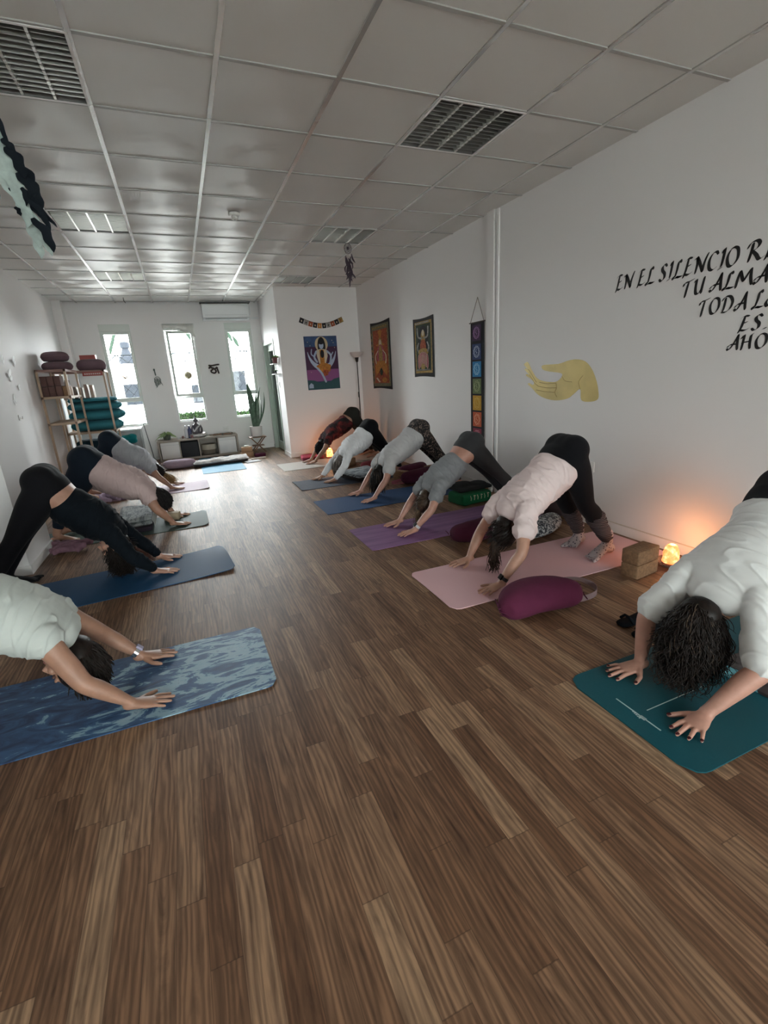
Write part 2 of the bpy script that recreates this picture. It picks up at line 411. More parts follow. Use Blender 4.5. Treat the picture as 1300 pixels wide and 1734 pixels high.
# white gauze pinned over the head of the middle window
cu = MB(); n = 24
top = [(-.11+.55*i/n, YF-.012-.006*math.sin(i*1.3), 2.46) for i in range(n+1)]
bot = [(-.11+.55*i/n, YF-.03-.012*math.sin(i*1.7), 2.39-.16*(i/n)**2.2-.015*math.sin(i*.9)) for i in range(n+1)]
mid = [tuple((np.array(a)+np.array(b))/2+np.array([0, -.015, 0])) for a, b in zip(top, bot)]
V = top+mid+bot; k = n+1
cu.add(V, [(r*k+i, r*k+i+1, (r+1)*k+i+1, (r+1)*k+i) for r in (0, 1) for i in range(n)])
o = cu.build('window_valance', mat('gauze', (.78, .78, .74), .9)); o.modifiers.new('t', 'SOLIDIFY').thickness = .003
tag(o, 'white gauze valance drooping over the top of the middle window', 'curtain')

# ---------------------------------------------------------------- outside
GR = mat('paving_outside', (.5, .49, .47), .8); struct('ground_outside', MB().box((-30, YF+.25, -.15), (30, 45, -.05)), GR)
struct('ground_street', MB().box((-14, -25, -.15), (14, YB-.3, -.05)), GR)
bl = thing('apartment_building', (-1, 20, 0), 'white building across the yard seen through the three windows', 'building')
bm_ = MB().box((-9, 19, -.05), (9, 27, 2.13)).box((-9, 18.95, 2.10), (9, 19.1, 2.17)); bm_.build('wall', mat('white_render', (.70, .70, .70), .8), bl, False)
for a, b, c0, d in [(-1.75, -1.2, .8, 1.5), (-2.7, -2.0, .7, 1.05), (.42, 1.05, .7, 1.35), (1.9, 2.35, 1.0, 1.75), (2.7, 3.2, 1.0, 1.75), (-5, -4, .8, 1.8), (4.4, 5.2, .9, 1.8)]:
    MB().box((a, 18.94, c0), (b, 19.02, d)).build('window', mat('dark_panes', (.0055, .0065, .008), .5, spec=.02), bl, False)
rl = MB().box((-9, 18.93, 2.44), (9, 18.97, 2.47))
for i in range(22):
    x = -9+i*.85; rl.tube([(x, 18.95, 2.17), (x+.42, 18.95, 2.45)], .02, 5).tube([(x+.42, 18.95, 2.45), (x+.85, 18.95, 2.17)], .02, 5)
rl.build('roof_railing', mat('railing_grey', (.007, .008, .009), .8, spec=.02), bl)
cp = MB().lathe((-1.55, 20, 2.13), [(.30, 0), (.26, .3), (.2, .35), (.11, .6), (.16, .63), (.16, .8), (.05, .85)], 8).build('roof_vent', mat('vent_grey', (.008, .009, .011), .8, spec=.02), bl)
def hedge(x0, x1, y, z0, z1, label, n=4200):
    mb = MB(); rnd = random.Random(x0*7+3)
    for i in range(n):
        p = np.array([rnd.uniform(x0, x1), y+rnd.uniform(-.15, .15), rnd.uniform(z0, z1)+.05*rnd.random()]); a = rnd.uniform(0, 6.28); e = rnd.uniform(-.7, .7)
        d = np.array([math.cos(a)*math.cos(e), math.sin(a)*math.cos(e), math.sin(e)]); u = np.cross(d, [0, 0, 1]); u /= np.linalg.norm(u); l = rnd.uniform(.04, .075)
        mb.add([p, p+d*l*.5+u*l*.25, p+d*l, p+d*l*.5-u*l*.25], [(0, 1, 2, 3)])
    for k in range(int((x1-x0)/.05)+1): mb.ell((x0+k*.05, y+rnd.uniform(-.02, .02), (z0+z1)/2), (.08, .13, (z1-z0)/2-.01+rnd.uniform(-.015, .02)), nu=8, nv=8)
    o = mb.build('hedge', mat('hedge_leaf', (.009, .019, .006), .9, var=.5, vscale=9, spec=.02), None, False); tag(o, label, 'hedge', kind='stuff')
hedge(-.25, .75, 11.0, -.04, .82, 'leafy green hedge outside the lower pane of the middle window')
hedge(.95, 1.9, 11.6, -.04, .72, 'leafy green hedge outside the lower pane of the right window', 3600)
# palm fronds hanging into view at the window heads
pt = thing('palm_tree', (-.5, 13.2, -.05), 'palm tree outside whose fronds hang across the window heads', 'palm tree')
MB().tube(catmull([(-.5, 13.2, -.05), (-.47, 13.2, 1.6), (-.5, 13.2, 3.3)], 6), .09, 10).build('trunk', mat('palm_bark', (.05, .04, .03), .9), pt)
PL = mat('palm_leaf', (.006, .010, .007), .8, spec=.02)
def frond(tip, n=16, arch=.35):
    b, t = np.array([-.5, 13.2, 3.3]), np.array(tip, float); mb = MB(); pts = [b+(t-b)*s+np.array([0, 0, arch*math.sin(PI*s)]) for s in np.linspace(0, 1, n)]
    mb.tube(pts, .010, 5); dirv = (t-b)/np.linalg.norm(t-b)
    for i in range(2, n):
        for s in (-1, 1):
            p = pts[i]; q = p+dirv*.16+np.array([0, s*.10, -.26]); mb.add([p, p+(q-p)*.5+[.040, 0, .02], q, p+(q-p)*.5-[.040, 0, .02]], [(0, 1, 2, 3)])
    mb.build('frond', PL, pt)
for tp in [(-1.20, 12.5, 2.42), (.46, 12.5, 2.42), (1.35, 12.4, 2.46), (-.5, 14.5, 3.2), (-1.6, 13.6, 3.4), (.8, 13.9, 3.4)]: frond(tp)
# expanding lattice grille outside each window
for i, (a, b) in enumerate(wins):
    mb = MB(); y = YF+.29; st = .17; zt = 1.95; wire = .0032
    nx = int((b-a)/st)+14
    for k in range(-16, 16):
        for sg in (-1, 1):
            # clip the diagonal to the opening
            pts = []
            for t in np.linspace(0, 1, 60):
                z = WZ0+(zt-WZ0)*t; x = a+k*st+(z-WZ0)*sg*.9
                if a-.02 <= x <= b+.02: pts.append((x, y+sg*.003, z))
            if len(pts) > 1: mb.tube([pts[0], pts[-1]], wire, 4)
    mb.box((a-.02, y-.006, zt), (b+.02, y+.006, zt+.008))
    o = mb.build('window_grille', mat('grille_grey', (.006, .006, .007), .8, spec=.02)); tag(o, 'thin diamond lattice grille outside the %s window' % ('left', 'middle', 'right')[i], 'grille', 'lattice window grilles')
# ================================================================ CEILING FITTINGS
MIR = mat('louvre_metal', (.36, .36, .34), .33, metal=1); MIRB = mat('divider_metal', (.75, .74, .70), .3, metal=.9)
HOUS = mat('lamp_housing', (.34, .34, .33), .35, metal=.6)
places = ['upper left corner of the photo, above the feather dreamcatcher', 'left row, the middle one of three', 'left row, nearest the windows', 'right row, nearest the camera', 'right row, the middle one, beside the small dreamcatcher', 'right row, farthest, by the alcove wall']
def lamp(loc, label):
    t = thing('ceiling_light', loc, label, 'ceiling light', 'recessed louvre ceiling lights')
    x, y, z = loc; w = .285
    h = MB(); h.box((x-w, y-w, z+.13), (x+w, y+w, z+.135))
    for a in ((x-w-.004, y-w, x-w, y+w), (x+w, y-w, x+w+.004, y+w), (x-w, y-w-.004, x+w, y-w), (x-w, y+w, x+w, y+w+.004)): h.box((a[0], a[1], z), (a[2], a[3], z+.13))
    h.build('housing', HOUS, t, False)
    fr = MB()
    for a in ((x-.298, y-.298, x-w, y+.298), (x+w, y-.298, x+.298, y+.298), (x-w, y-.298, x+w, y-w), (x-w, y+w, x+w, y+.298)): fr.box((a[0], a[1], z-.003), (a[2], a[3], z+.003))
    fr.build('frame', TRIM, t, False)
    lv = MB()
    for k in (-1, 0, 1):      # V-shaped long dividers
        cx = x+k*.1425
        lv.add([(cx-.004, y-w, z+.002), (cx-.004, y+w, z+.002), (cx-.022, y+w, z+.06), (cx-.022, y-w, z+.06), (cx+.004, y-w, z+.002), (cx+.004, y+w, z+.002), (cx+.022, y+w, z+.06), (cx+.022, y-w, z+.06)], [(0, 1, 2, 3), (4, 7, 6, 5), (0, 4, 5, 1)])
    for k in range(1, 13):
        cy = y-w+k*2*w/13
        lv.add([(x-w, cy-.002, z+.006), (x+w, cy-.002, z+.006), (x+w, cy-.008, z+.045), (x-w, cy-.008, z+.045), (x-w, cy+.002, z+.006), (x+w, cy+.002, z+.006), (x+w, cy+.008, z+.045), (x-w, cy+.008, z+.045)], [(0, 3, 2, 1), (4, 5, 6, 7), (0, 1, 5, 4)])
    lv.build('louvre', MIR, t, False)
    for k in (-1, 0, 1):
        cx = x+k*.1425; dv_ = MB()
        for j in range(13): dv_.box((cx-.006, y-w+(j+.12)*2*w/13, z-.001), (cx+.006, y-w+(j+.88)*2*w/13, z+.003))
        dv_.build('divider', MIRB, t, False)
    for k in (-1.5, -.5, .5, 1.5): MB().tube([(x+k*.1425, y-.27, z+.09), (x+k*.1425, y+.27, z+.09)], .013, 10).build('tube', mat('unlit_tube', (.75, .75, .72), .35), t)
for (a, b), lb in zip(fixtures, places): lamp((a+.3, b+.3, ZH), 'square unlit louvre ceiling light, '+lb)

t = thing('smoke_detector', (.71, 4.97, ZH), 'small white round smoke detector on the ceiling tiles', 'smoke detector')
MB().lathe((.71, 4.97, ZH), [(.052, 0), (.052, -.012), (.045, -.022), (.03, -.024), (.03, -.045), (.022, -.052), (.006, -.053)]).build('body', mat('plastic_white', (.75, .75, .73), .4), t)
MB().lathe((.71, 4.97, ZH-.05), [(.006, 0), (.006, -.005), (.001, -.006)], 8).build('sensor_light', mat('grey_dot', (.2, .2, .2), .3), t)
t = thing('ceiling_hook', (-.62, 9.6, ZH), 'small hook with a short hanging cord at the far end of the ceiling', 'hook')
MB().tube([(-.62, 9.6, ZH), (-.62, 9.6, ZH-.05), (-.60, 9.6, ZH-.08)], .006).build('hook', mat('dark_metal', (.12, .12, .12), .4, metal=.5), t)
MB().tube([(-.60, 9.6, ZH-.07), (-.59, 9.6, ZH-.14), (-.592, 9.6, ZH-.22)], .004).build('cord', TRIM, t)

# ---- feathers
BLK = mat('feather_black', (.008, .011, .015), .9, spec=.1); WHT = mat('feather_pale', (.34, .41, .385), .8, var=.25, vscale=30); PUR = mat('feather_plum', (.03, .015, .03), .6)
def feather(mb, base, tip, wid, curve=.15, seg=12, side=None):
    b, t = np.array(base, float), np.array(tip, float); L = np.linalg.norm(t-b); ax = (t-b)/L
    s = np.cross(ax, [0, 1, 0] if side is None else side); s /= np.linalg.norm(s)+1e-9; nn = np.cross(ax, s)
    V = []; 
    for i in range(seg+1):
        q = i/seg; p = b+ax*L*q+s*curve*L*math.sin(PI*q)+nn*.03*L*math.sin(2*PI*q)
        w = wid*(math.sin(PI*min(1, q*.93+.07))**.6)*(1 if q < .96 else .4)+.0008; jag = 1+.28*math.sin(i*7.3)
        V += [p-s*w*jag+nn*.001, p+nn*w*.25, p+s*w*(2-jag)+nn*.001, p-nn*.0015]
    F = []
    for i in range(seg):
        a = i*4; F += [(a, a+1, a+5, a+4), (a+1, a+2, a+6, a+5), (a+2, a+3, a+7, a+6), (a+3, a, a+4, a+7)]
    mb.add(V, F)
rnd = random.Random(3)
def hoop(mb, c, r, th, n=28, rz=1.25):
    P = [(c[0]+r*math.cos(a), c[1], c[2]+r*rz*math.sin(a)) for a in np.linspace(0, 2*PI, n+1)]
    mb.tube(P, th, 6, cap=False)
def web(mb, c, r, rz, th=.0012, n=9):
    prev = [(c[0]+r*math.cos(2*PI*i/n), c[1], c[2]+r*rz*math.sin(2*PI*i/n)) for i in range(n)]
    for k in range(4):
        q = r*(.78-.2*k); off = PI/n*(k+1)
        cur = [(c[0]+q*math.cos(2*PI*i/n+off), c[1], c[2]+q*rz*math.sin(2*PI*i/n+off)) for i in range(n)]
        for i in range(n):
            mb.tube([prev[i], cur[i]], th, 4); mb.tube([cur[i], prev[(i+1) % n]], th, 4)
        prev = cur
# small dark dreamcatcher below the right row of lamps
t = thing('dreamcatcher', (2.0, 5.6, ZH), 'small dark dreamcatcher with plum feathers hanging from the ceiling on the right', 'dreamcatcher')
MB().tube([(2.0, 5.6, ZH+.02), (2.0, 5.6, 2.79)], .0015, 4).build('cord', BLK, t)
m = MB(); hoop(m, (2.0, 5.6, 2.732), .042, .004); m.build('hoop', mat('hoop_grey', (.12, .1, .1), .6), t)
m = MB(); web(m, (2.0, 5.6, 2.732), .042, 1.25, .0016); m.ell((2.0, 5.6, 2.735), (.014, .004, .017)); m.build('web', PUR, t)
m = MB()
for k in range(42):
    z = 2.68-rnd.random()*.22; x = 2.0+rnd.uniform(-.045, .045)*(1-.6*(2.68-z)/.3); a = rnd.uniform(-.55, .55); L = rnd.uniform(.05, .10)
    feather(m, (x, 5.6+rnd.uniform(-.012, .012), z), (x+L*math.sin(a)*1.2, 5.6+rnd.uniform(-.02, .02), z-L*math.cos(a)), rnd.uniform(.005, .010), rnd.uniform(-.2, .2), 6)
feather(m, (2.0, 5.6, 2.47), (1.99, 5.6, 2.33), .010, .05)
m.build('feathers', PUR, t)
m = MB()
for k in (-1, 1, 0): m.tube([(2.0+k*.03, 5.6, 2.69), (2.0+k*.03, 5.6, 2.6)], .0015, 4)
m.build('beads', mat('bead', (.4, .36, .34), .5), t)
# large black and white feather dreamcatcher, close to the camera
t = thing('dreamcatcher', (-.44, 2.0, 2.35), 'large black and white feather dreamcatcher hanging at the left edge near the camera', 'dreamcatcher')
MB().tube([(-.46, 2.0, ZH), (-.46, 2.0, 2.36)], .003, 6).build('cord', BLK, t)
m = MB(); hoop(m, (-.46, 2.0, 2.25), .09, .006, rz=1.15); m.build('hoop', WHT, t)
m = MB(); web(m, (-.46, 2.0, 2.25), .09, 1.15, .0015, 11); m.build('web', WHT, t)
fb = MB(); fw_ = MB()
dark = [((-.375, 2.11), (-.345, 2.055), .010), ((-.37, 2.09), (-.335, 2.00), .016), ((-.358, 2.06), (-.325, 1.955), .017), ((-.352, 2.02), (-.315, 1.925), .018), ((-.352, 1.98), (-.322, 1.90), .015), ((-.345, 1.945), (-.285, 1.882), .006), ((-.345, 1.95), (-.305, 1.865), .009), ((-.345, 1.90), (-.306, 1.80), .014), ((-.385, 2.19), (-.362, 2.08), .006), ((-.385, 1.93), (-.372, 1.90), .006), ((-.39, 1.985), (-.372, 1.955), .006), ((-.365, 2.0), (-.352, 1.93), .006)]
for (a, b), (c_, d), w in dark: feather(fb, (a, 2.0+rnd.uniform(-.02, .03), b), (c_, 2.0+rnd.uniform(-.03, .03), d), w, rnd.uniform(.05, .12))
pale = [((-.43, 2.17), (-.37, 2.02), .030), ((-.42, 2.10), (-.365, 1.93), .028), ((-.40, 2.05), (-.352, 1.90), .020), ((-.385, 2.0), (-.362, 1.87), .018), ((-.375, 1.95), (-.346, 1.82), .020), ((-.365, 1.89), (-.352, 1.79), .014), ((-.35, 1.86), (-.318, 1.797), .008), ((-.44, 2.2), (-.40, 2.06), .03), ((-.47, 2.12), (-.44, 1.92), .03), ((-.5, 2.15), (-.5, 1.9), .03)]
for (a, b), (c_, d), w in pale: feather(fw_, (a, 2.02+rnd.uniform(-.02, .03), b), (c_, 2.02+rnd.uniform(-.03, .03), d), w, rnd.uniform(.03, .1))
fb.build('black_feathers', BLK, t); fw_.build('pale_feathers', WHT, t)

# ================================================================ RIGHT WALL DECORATION
GLY = {  # broad-nib capitals, unit em
 'E': (.62, [[(.50, .93), (.30, .97), (.12, .86)], [(.30, .95), (.24, .6), (.17, .25), (.05, -.08)], [(.24, .52), (.44, .58)], [(.12, .12), (.34, .06), (.54, .16)]]),
 'N': (.72, [[(.05, .80), (.16, .90), (.20, .60), (.12, .02)], [(.18, .92), (.34, .55), (.52, .04)], [(.52, .04), (.57, .5), (.76, 1.02)]]),
 'L': (.58, [[(.46, .84), (.40, .98), (.30, .86), (.24, .45), (.15, .08)], [(.15, .08), (.03, .10), (.06, -.02), (.22, .07), (.40, .03), (.58, .08)], [(.16, .05), (.34, .05), (.50, .05)]]),
 'S': (.56, [[(.50, .82), (.38, .97), (.22, .84), (.24, .62), (.38, .42), (.36, .14), (.18, .02), (.06, .16)]]),
 'I': (.34, [[(.16, .80), (.26, 1.0), (.22, .5), (.16, .1)], [(.02, -.02), (.20, .06)]]),
 'C': (.62, [[(.56, .80), (.46, .96), (.26, .88), (.12, .55), (.16, .14), (.34, .02), (.54, .16)]]),
 'O': (.74, [[(.44, .96), (.22, .86), (.09, .50), (.18, .08), (.40, .04), (.60, .36), (.58, .82), (.40, .97), (.24, .92)]]),
 'R': (.78, [[(.26, .90), (.22, .5), (.12, -.02)], [(.03, .66), (.16, .92), (.42, .98), (.54, .80), (.44, .58), (.24, .50)], [(.26, .50), (.44, .28), (.60, .02), (.80, .14)]]),
 'T': (.62, [[(.05, .66), (.12, .86), (.34, .90), (.66, 1.02)], [(.34, .88), (.26, .45), (.18, -.08)]]),
 'U': (.66, [[(.06, .78), (.18, .92), (.16, .45), (.20, .08), (.38, .06), (.52, .40)], [(.62, 1.04), (.54, .5), (.50, .02)]]),
 'A': (.74, [[(.04, .14), (.14, .02), (.30, .25), (.50, .70), (.62, 1.06)], [(.62, 1.04), (.60, .5), (.64, .0)], [(.06, .20), (.20, .38), (.60, .40)]]),
 'M': (.88, [[(.08, -.04), (.14, .5), (.24, .94)], [(.24, .94), (.34, .55), (.44, .28)], [(.44, .28), (.60, .65), (.76, .98)], [(.76, .98), (.76, .5), (.84, .02)]]),
 'D': (.74, [[(.24, .88), (.20, .45), (.14, .06)], [(.04, .70), (.20, .94), (.48, .92), (.64, .60), (.54, .20), (.30, .02), (.06, .04)]]),
 'H': (.80, [[(.06, .72), (.20, .96), (.18, .5), (.12, -.04)], [(.70, 1.02), (.58, .9), (.56, .4), (.60, .02)], [(.10, .46), (.62, .54)]]),
 'a': (.56, [[(.48, .56), (.26, .52), (.10, .24), (.22, .04), (.44, .30), (.52, .56)], [(.50, .5), (.46, .1), (.58, .04)]]),
 '.': (.26, [[(.04, .05), (.10, .08), (.16, .08)]]), ' ': (.26, [])}
INK = mat('lettering_black', (.006, .006, .006), .45)
def text_line(parent, text, y0, y1, z, h, name='text_line', slope=0):
    mb = MB(); out = []; tot = sum(GLY[c][0] for c in text); k = (y0-y1)/tot; u = 0; nib = np.array([math.cos(.75), math.sin(.75)])
    for ch in text:
        wdt, st = GLY[ch]
        for s in st:
            P = catmull(s, 7); n = len(P)
            for i in range(n-1):
                q0 = .42+.58*math.sin(PI*(i/(n-1)))**.35 if 0 < i else .3; q1 = .42+.58*math.sin(PI*((i+1)/(n-1)))**.35 if i+1 < n-1 else .3
                pts = []
                for p, q in ((P[i], q0), (P[i+1], q1)):
                    w = .100*q
                    for sg in (-1, 1): pts.append(((u+p[0])*k+nib[0]*w*sg*k*1.0, p[1]*h+nib[1]*w*sg*h*.8))
                a, b, c_, d = pts
                x0 = XR-.0004
                V = [(x0, y0-p[0], z+p[1]+slope*p[0]) for p in (a, b, d, c_)]+[(x0-.0016, y0-p[0], z+p[1]+slope*p[0]) for p in (a, b, d, c_)]
                mb.add(V, [(4, 5, 6, 7), (0, 3, 2, 1), (0, 1, 5, 4), (1, 2, 6, 5), (2, 3, 7, 6), (3, 0, 4, 7)])
        u += wdt
        if ch == ' ': mb.build('text_word', INK, parent, False); mb = MB()
    return mb.build('text_word', INK, parent, False)
t = thing('wall_lettering', (XR, 2.2, 1.6), 'black calligraphic Spanish wall quote in five lines on the right wall', 'wall lettering')
text_line(t, 'EN EL SILENCIO', 2.865, 1.985, 1.85, .106)
text_line(t, 'RE', 1.955, 1.785, 1.855, .105)
text_line(t, 'TU ALMA', 2.325, 1.815, 1.728, .094)
text_line(t, 'TODA La', 2.20, 1.765, 1.598, .094)
text_line(t, 'ES...', 1.945, 1.72, 1.478, .088)
text_line(t, 'AHO', 1.995, 1.765, 1.376, .084)

# golden hand painted on the wall
hand = [(3.87,1.38),(3.83,1.385),(3.77,1.31),(3.7,1.24),(3.61,1.21),(3.47,1.20),(3.41,1.215),(3.37,1.25),(3.385,1.275),(3.51,1.29),(3.6,1.305),(3.635,1.33),(3.61,1.352),(3.42,1.355),(3.3,1.378),(3.2,1.382),(3.11,1.36),(3.04,1.30),(2.99,1.22),(2.96,1.14),(2.955,1.065),(3.03,1.04),(3.13,1.05),(3.15,1.14),(3.22,1.10),(3.29,1.06),(3.42,1.04),(3.55,1.05),(3.67,1.085),(3.76,1.145),(3.82,1.18),(3.80,1.192),(3.75,1.175),(3.735,1.20),(3.79,1.235),(3.85,1.262),(3.845,1.278),(3.81,1.27),(3.87,1.315),(3.865,1.332),(3.83,1.318),(3.885,1.365)]
P = catmull([(-a, b) for a, b in hand]+[(-hand[0][0], hand[0][1])], 4)[:-1]
GOLD = mat('gold_paint', (.66, .52, .19), .42, metal=.12, var=.2, vscale=4)
t = thing('wall_mural', (XR, 3.4, 1.2), 'gold painted open hand on the right wall', 'wall painting')
MB().prism([tuple(p) for p in P][::-1], (XR-.0002, 0, 0), (0, -1, 0), (0, 0, 1), .002).build('painted_hand', GOLD, t, False)
m = MB()
for L in [[(3.66, 1.20), (3.55, 1.185), (3.44, 1.19)], [(3.68, 1.165), (3.56, 1.15), (3.43, 1.15)], [(3.70, 1.13), (3.58, 1.115), (3.45, 1.11)], [(3.44, 1.19), (3.43, 1.15), (3.45, 1.11), (3.42, 1.07)], [(3.37, 1.25), (3.33, 1.21), (3.25, 1.2)], [(3.82, 1.32), (3.74, 1.24), (3.70, 1.2)], [(3.8, 1.27), (3.72, 1.19), (3.68, 1.17)], [(3.15, 1.14), (3.17, 1.2), (3.13, 1.25)]]:
    m.tube([(XR-.003, a, b) for a, b in catmull(L, 5)], .0025, 4)
m.build('crease_lines', mat('gold_line', (.40, .28, .08), .5), t)

# flat decorated cloths: build in (u, v) on a plane
class Flat:
    def __init__(s, org, ux, uz=(0, 0, 1), th=.004):
        s.o = np.array(org, float); s.ux = np.array(ux, float); s.uz = np.array(uz, float); s.n = np.cross(s.ux, s.uz); s.mb = MB(); s.k = 0; s.th = th
    def poly(s, pts, m, lift=None):
        s.k += 1; z = s.th+.0004*s.k if lift is None else lift
        s.mb.use(m); s.mb.prism(pts, s.o+s.n*(z-.0015), s.ux, s.uz, .0015)
    def rect(s, a, b, c, d, m): s.poly([(a, b), (c, b), (c, d), (a, d)], m)
    def disc(s, u, v, ru, rv, m, n=20, lobes=0, amp=.15): s.poly([(u+ru*(1+amp*math.cos(lobes*a))*math.cos(a), v+rv*(1+amp*math.cos(lobes*a))*math.sin(a)) for a in [2*PI*i/n for i in range(n)]], m)
    def ring(s, u, v, ru, rv, m, th=.004, n=24, lobes=0, amp=.15):
        s.k += 1; P = [s.o+s.ux*(u+ru*(1+amp*math.cos(lobes*a))*math.cos(a))+s.uz*(v+rv*(1+amp*math.cos(lobes*a))*math.sin(a))+s.n*(s.th+.001+.0004*s.k) for a in [2*PI*i/n for i in range(n+1)]]
        s.mb.use(m); s.mb.tube(P, th, 4, cap=False)
    def line(s, pts, m, th=.004):
        s.k += 1; s.mb.use(m); s.mb.tube([s.o+s.ux*a+s.uz*b+s.n*(s.th+.0004*s.k) for a, b in catmull(pts, 4)], th, 4)
    def crescent(s, c, r0, r1, a0, a1, m, off=.25):
        A = np.linspace(a0, a1, 18); out = [(c[0]+r0*math.cos(a), c[1]+r1*math.sin(a)) for a in A]; inn = [(c[0]+r0*.98*math.cos(a)*(1-off*math.sin(PI*i/17)), c[1]+.02+r1*(1-off*math.sin(PI*i/17))*math.sin(a)) for i, a in enumerate(A)]
        s.poly(out+inn[::-1], m)
    def base(s, w, h, m, bow=0, nx=10):
        """cloth with a gently uneven hem"""
        top = [(w*i/nx, h-bow*math.sin(PI*i/nx)) for i in range(nx+1)]; bot = [(w*i/nx, bow*.5*math.sin(PI*i/nx*1.3)) for i in range(nx+1)]
        s.mb.use(m); s.mb.prism(bot+top[::-1], s.o, s.ux, s.uz, s.th)
CL = lambda n, c, **k: mat('print_'+n, c, .85, **k)
black = CL('black', (.010, .010, .014)); navy = CL('navy', (.03, .04, .13)); plum = CL('plum', (.06, .022, .06)); pale = CL('pale_blue', (.38, .46, .60)); orange = CL('orange', (.50, .20, .035), var=.35, vscale=30)
rust = CL('rust', (.40, .09, .035), var=.5, vscale=40); pink = CL('pink', (.42, .10, .14), var=.4, vscale=45); olive = CL('olive', (.20, .19, .12), var=.4, vscale=50); cream = CL('cream', (.55, .48, .36)); purple = CL('purple', (.24, .08, .22)); teal_ = CL('teal', (.03, .09, .10)); gold_ = CL('gold', (.42, .27, .08), var=.5, vscale=55); silver = CL('silver', (.42, .40, .38), var=.5, vscale=60); dkgreen = CL('dark_green', (.03, .05, .03), var=.4, vscale=50)
# chakra banner
t = thing('wall_banner', (XR, 4.68, 1.2), 'long narrow black banner with seven coloured symbol squares on the right wall', 'wall banner')
m = MB().tube([(XR-.012, 4.83, 1.84), (XR-.012, 4.53, 1.84)], .006, 8); m.build('rod', mat('dark_wood', (.05, .03, .02), .5), t)
m = MB().tube([(XR-.012, 4.81, 1.842), (XR-.008, 4.675, 2.09)], .0028, 5).tube([(XR-.008, 4.675, 2.09), (XR-.012, 4.55, 1.842)], .0028, 5); m.build('hanging_cord', mat('cord_brown', (.10, .07, .05), .7), t)
F = Flat((XR-.006, 4.81, .49), (0, -1, 0)); F.n = np.array([-1., 0, 0]); F.uz = np.array([0, 0, 1.])
F.n = np.cross(F.ux, F.uz); F.base(.26, 1.35, black)
cols = [('red', (.22, .02, .05), (.6, .25, .3)), ('or', (.50, .10, .04), (.8, .4, .25)), ('yel', (.50, .28, .03), (.65, .45, .12)), ('grn', (.12, .16, .07), (.35, .4, .22)), ('blu', (.03, .20, .42), (.35, .6, .75)), ('ind', (.03, .05, .14), (.4, .45, .6)), ('vio', (.045, .02, .06), (.38, .22, .42))]
for i, (nm, c1, c2) in enumerate(cols):
    z0 = .035+i*.185+(.012 if i > 5 else 0); F.rect(.045, z0, .215, z0+.165, CL('sq_'+nm, c1)); mm = CL('sym_'+nm, c2)
    F.ring(.13, z0+.083, .056, .058, mm, .0035, 32, 6+i, .10); F.ring(.13, z0+.083, .036, .038, mm, .0025, 20); F.line([(.13, z0+.11), (.115, z0+.085), (.14, z0+.075), (.12, z0+.055)], mm, .003)
F.mb.build('banner_cloth', None, t, False)
# two tapestries
t = thing('wall_tapestry', (XR, 7.45, 1.65), 'orange printed tapestry of a many-headed seated figure, beside the floor lamp', 'tapestry')
F = Flat((XR-.006, 7.86, 1.12), (0, -1, 0)); F.base(.80, 1.05, black, .02); F.rect(.04, .04, .76, 1.0, olive); F.rect(.10, .09, .70, .92, rust)
F.disc(.40, .78, .22, .13, orange, 24, 8, .1); F.disc(.25, .80, .09, .09, rust); F.disc(.55, .80, .09, .09, rust); F.disc(.40, .70, .07, .09, gold_); F.disc(.40, .70, .045, .06, cream)
F.disc(.40, .50, .14, .17, pink); F.disc(.40, .52, .07, .14, gold_); F.line([(.3, .6), (.18, .52), (.2, .4)], cream, .008); F.line([(.5, .6), (.62, .52), (.6, .4)], cream, .008)
F.poly([(.14, .36), (.24, .44), (.56, .44), (.66, .36), (.64, .20), (.54, .25), (.40, .33), (.26, .25), (.16, .20)], orange); F.disc(.40, .27, .05, .05, dkgreen)
F.rect(.10, .09, .70, .18, rust); F.poly([(.16, .17), (.22, .18), (.34, .11), (.29, .10)], cream); F.disc(.52, .14, .09, .035, orange)
for i in range(9): F.disc(.12+.07*i, .955, .02, .015, gold_, 8)
for i in range(10): F.disc(.07, .1+.085*i, .012, .02, gold_, 8); F.disc(.73, .1+.085*i, .012, .02, gold_, 8)
F.mb.build('printed_cloth', None, t, False)
t = thing('wall_tapestry', (XR, 5.95, 1.66), 'black edged tapestry of a seated figure over a pink lotus, nearest the banner', 'tapestry')
F = Flat((XR-.006, 6.25, 1.285), (0, -1, 0)); F.base(.575, .76, black, .015); F.rect(.045, .05, .53, .71, gold_); F.rect(.075, .08, .50, .675, dkgreen)
F.disc(.285, .48, .13, .15, black); F.disc(.285, .50, .055, .09, gold_); F.disc(.285, .565, .03, .035, cream); F.line([(.25, .5), (.15, .52), (.13, .63)], silver, .012); F.line([(.32, .5), (.42, .52), (.44, .63)], silver, .012)
F.line([(.16, .44), (.12, .38), (.15, .33)], silver, .012); F.line([(.41, .44), (.45, .38), (.42, .33)], silver, .012); F.disc(.285, .39, .075, .08, rust); F.disc(.285, .32, .13, .045, gold_)
for k in range(-3, 4): F.disc(.285+k*.042, .235-.004*k*k, .03, .085, pink, 14); F.ring(.285+k*.042, .235-.004*k*k, .027, .08, cream, .0022, 14)
F.disc(.285, .13, .05, .04, gold_)
for i in range(12): F.line([(.08+.035*i, .085), (.0975+.035*i, .10), (.115+.035*i, .085)], silver, .004); F.disc(.10+.034*i, .69, .012, .01, silver, 7)
F.mb.build('printed_cloth', None, t, False)
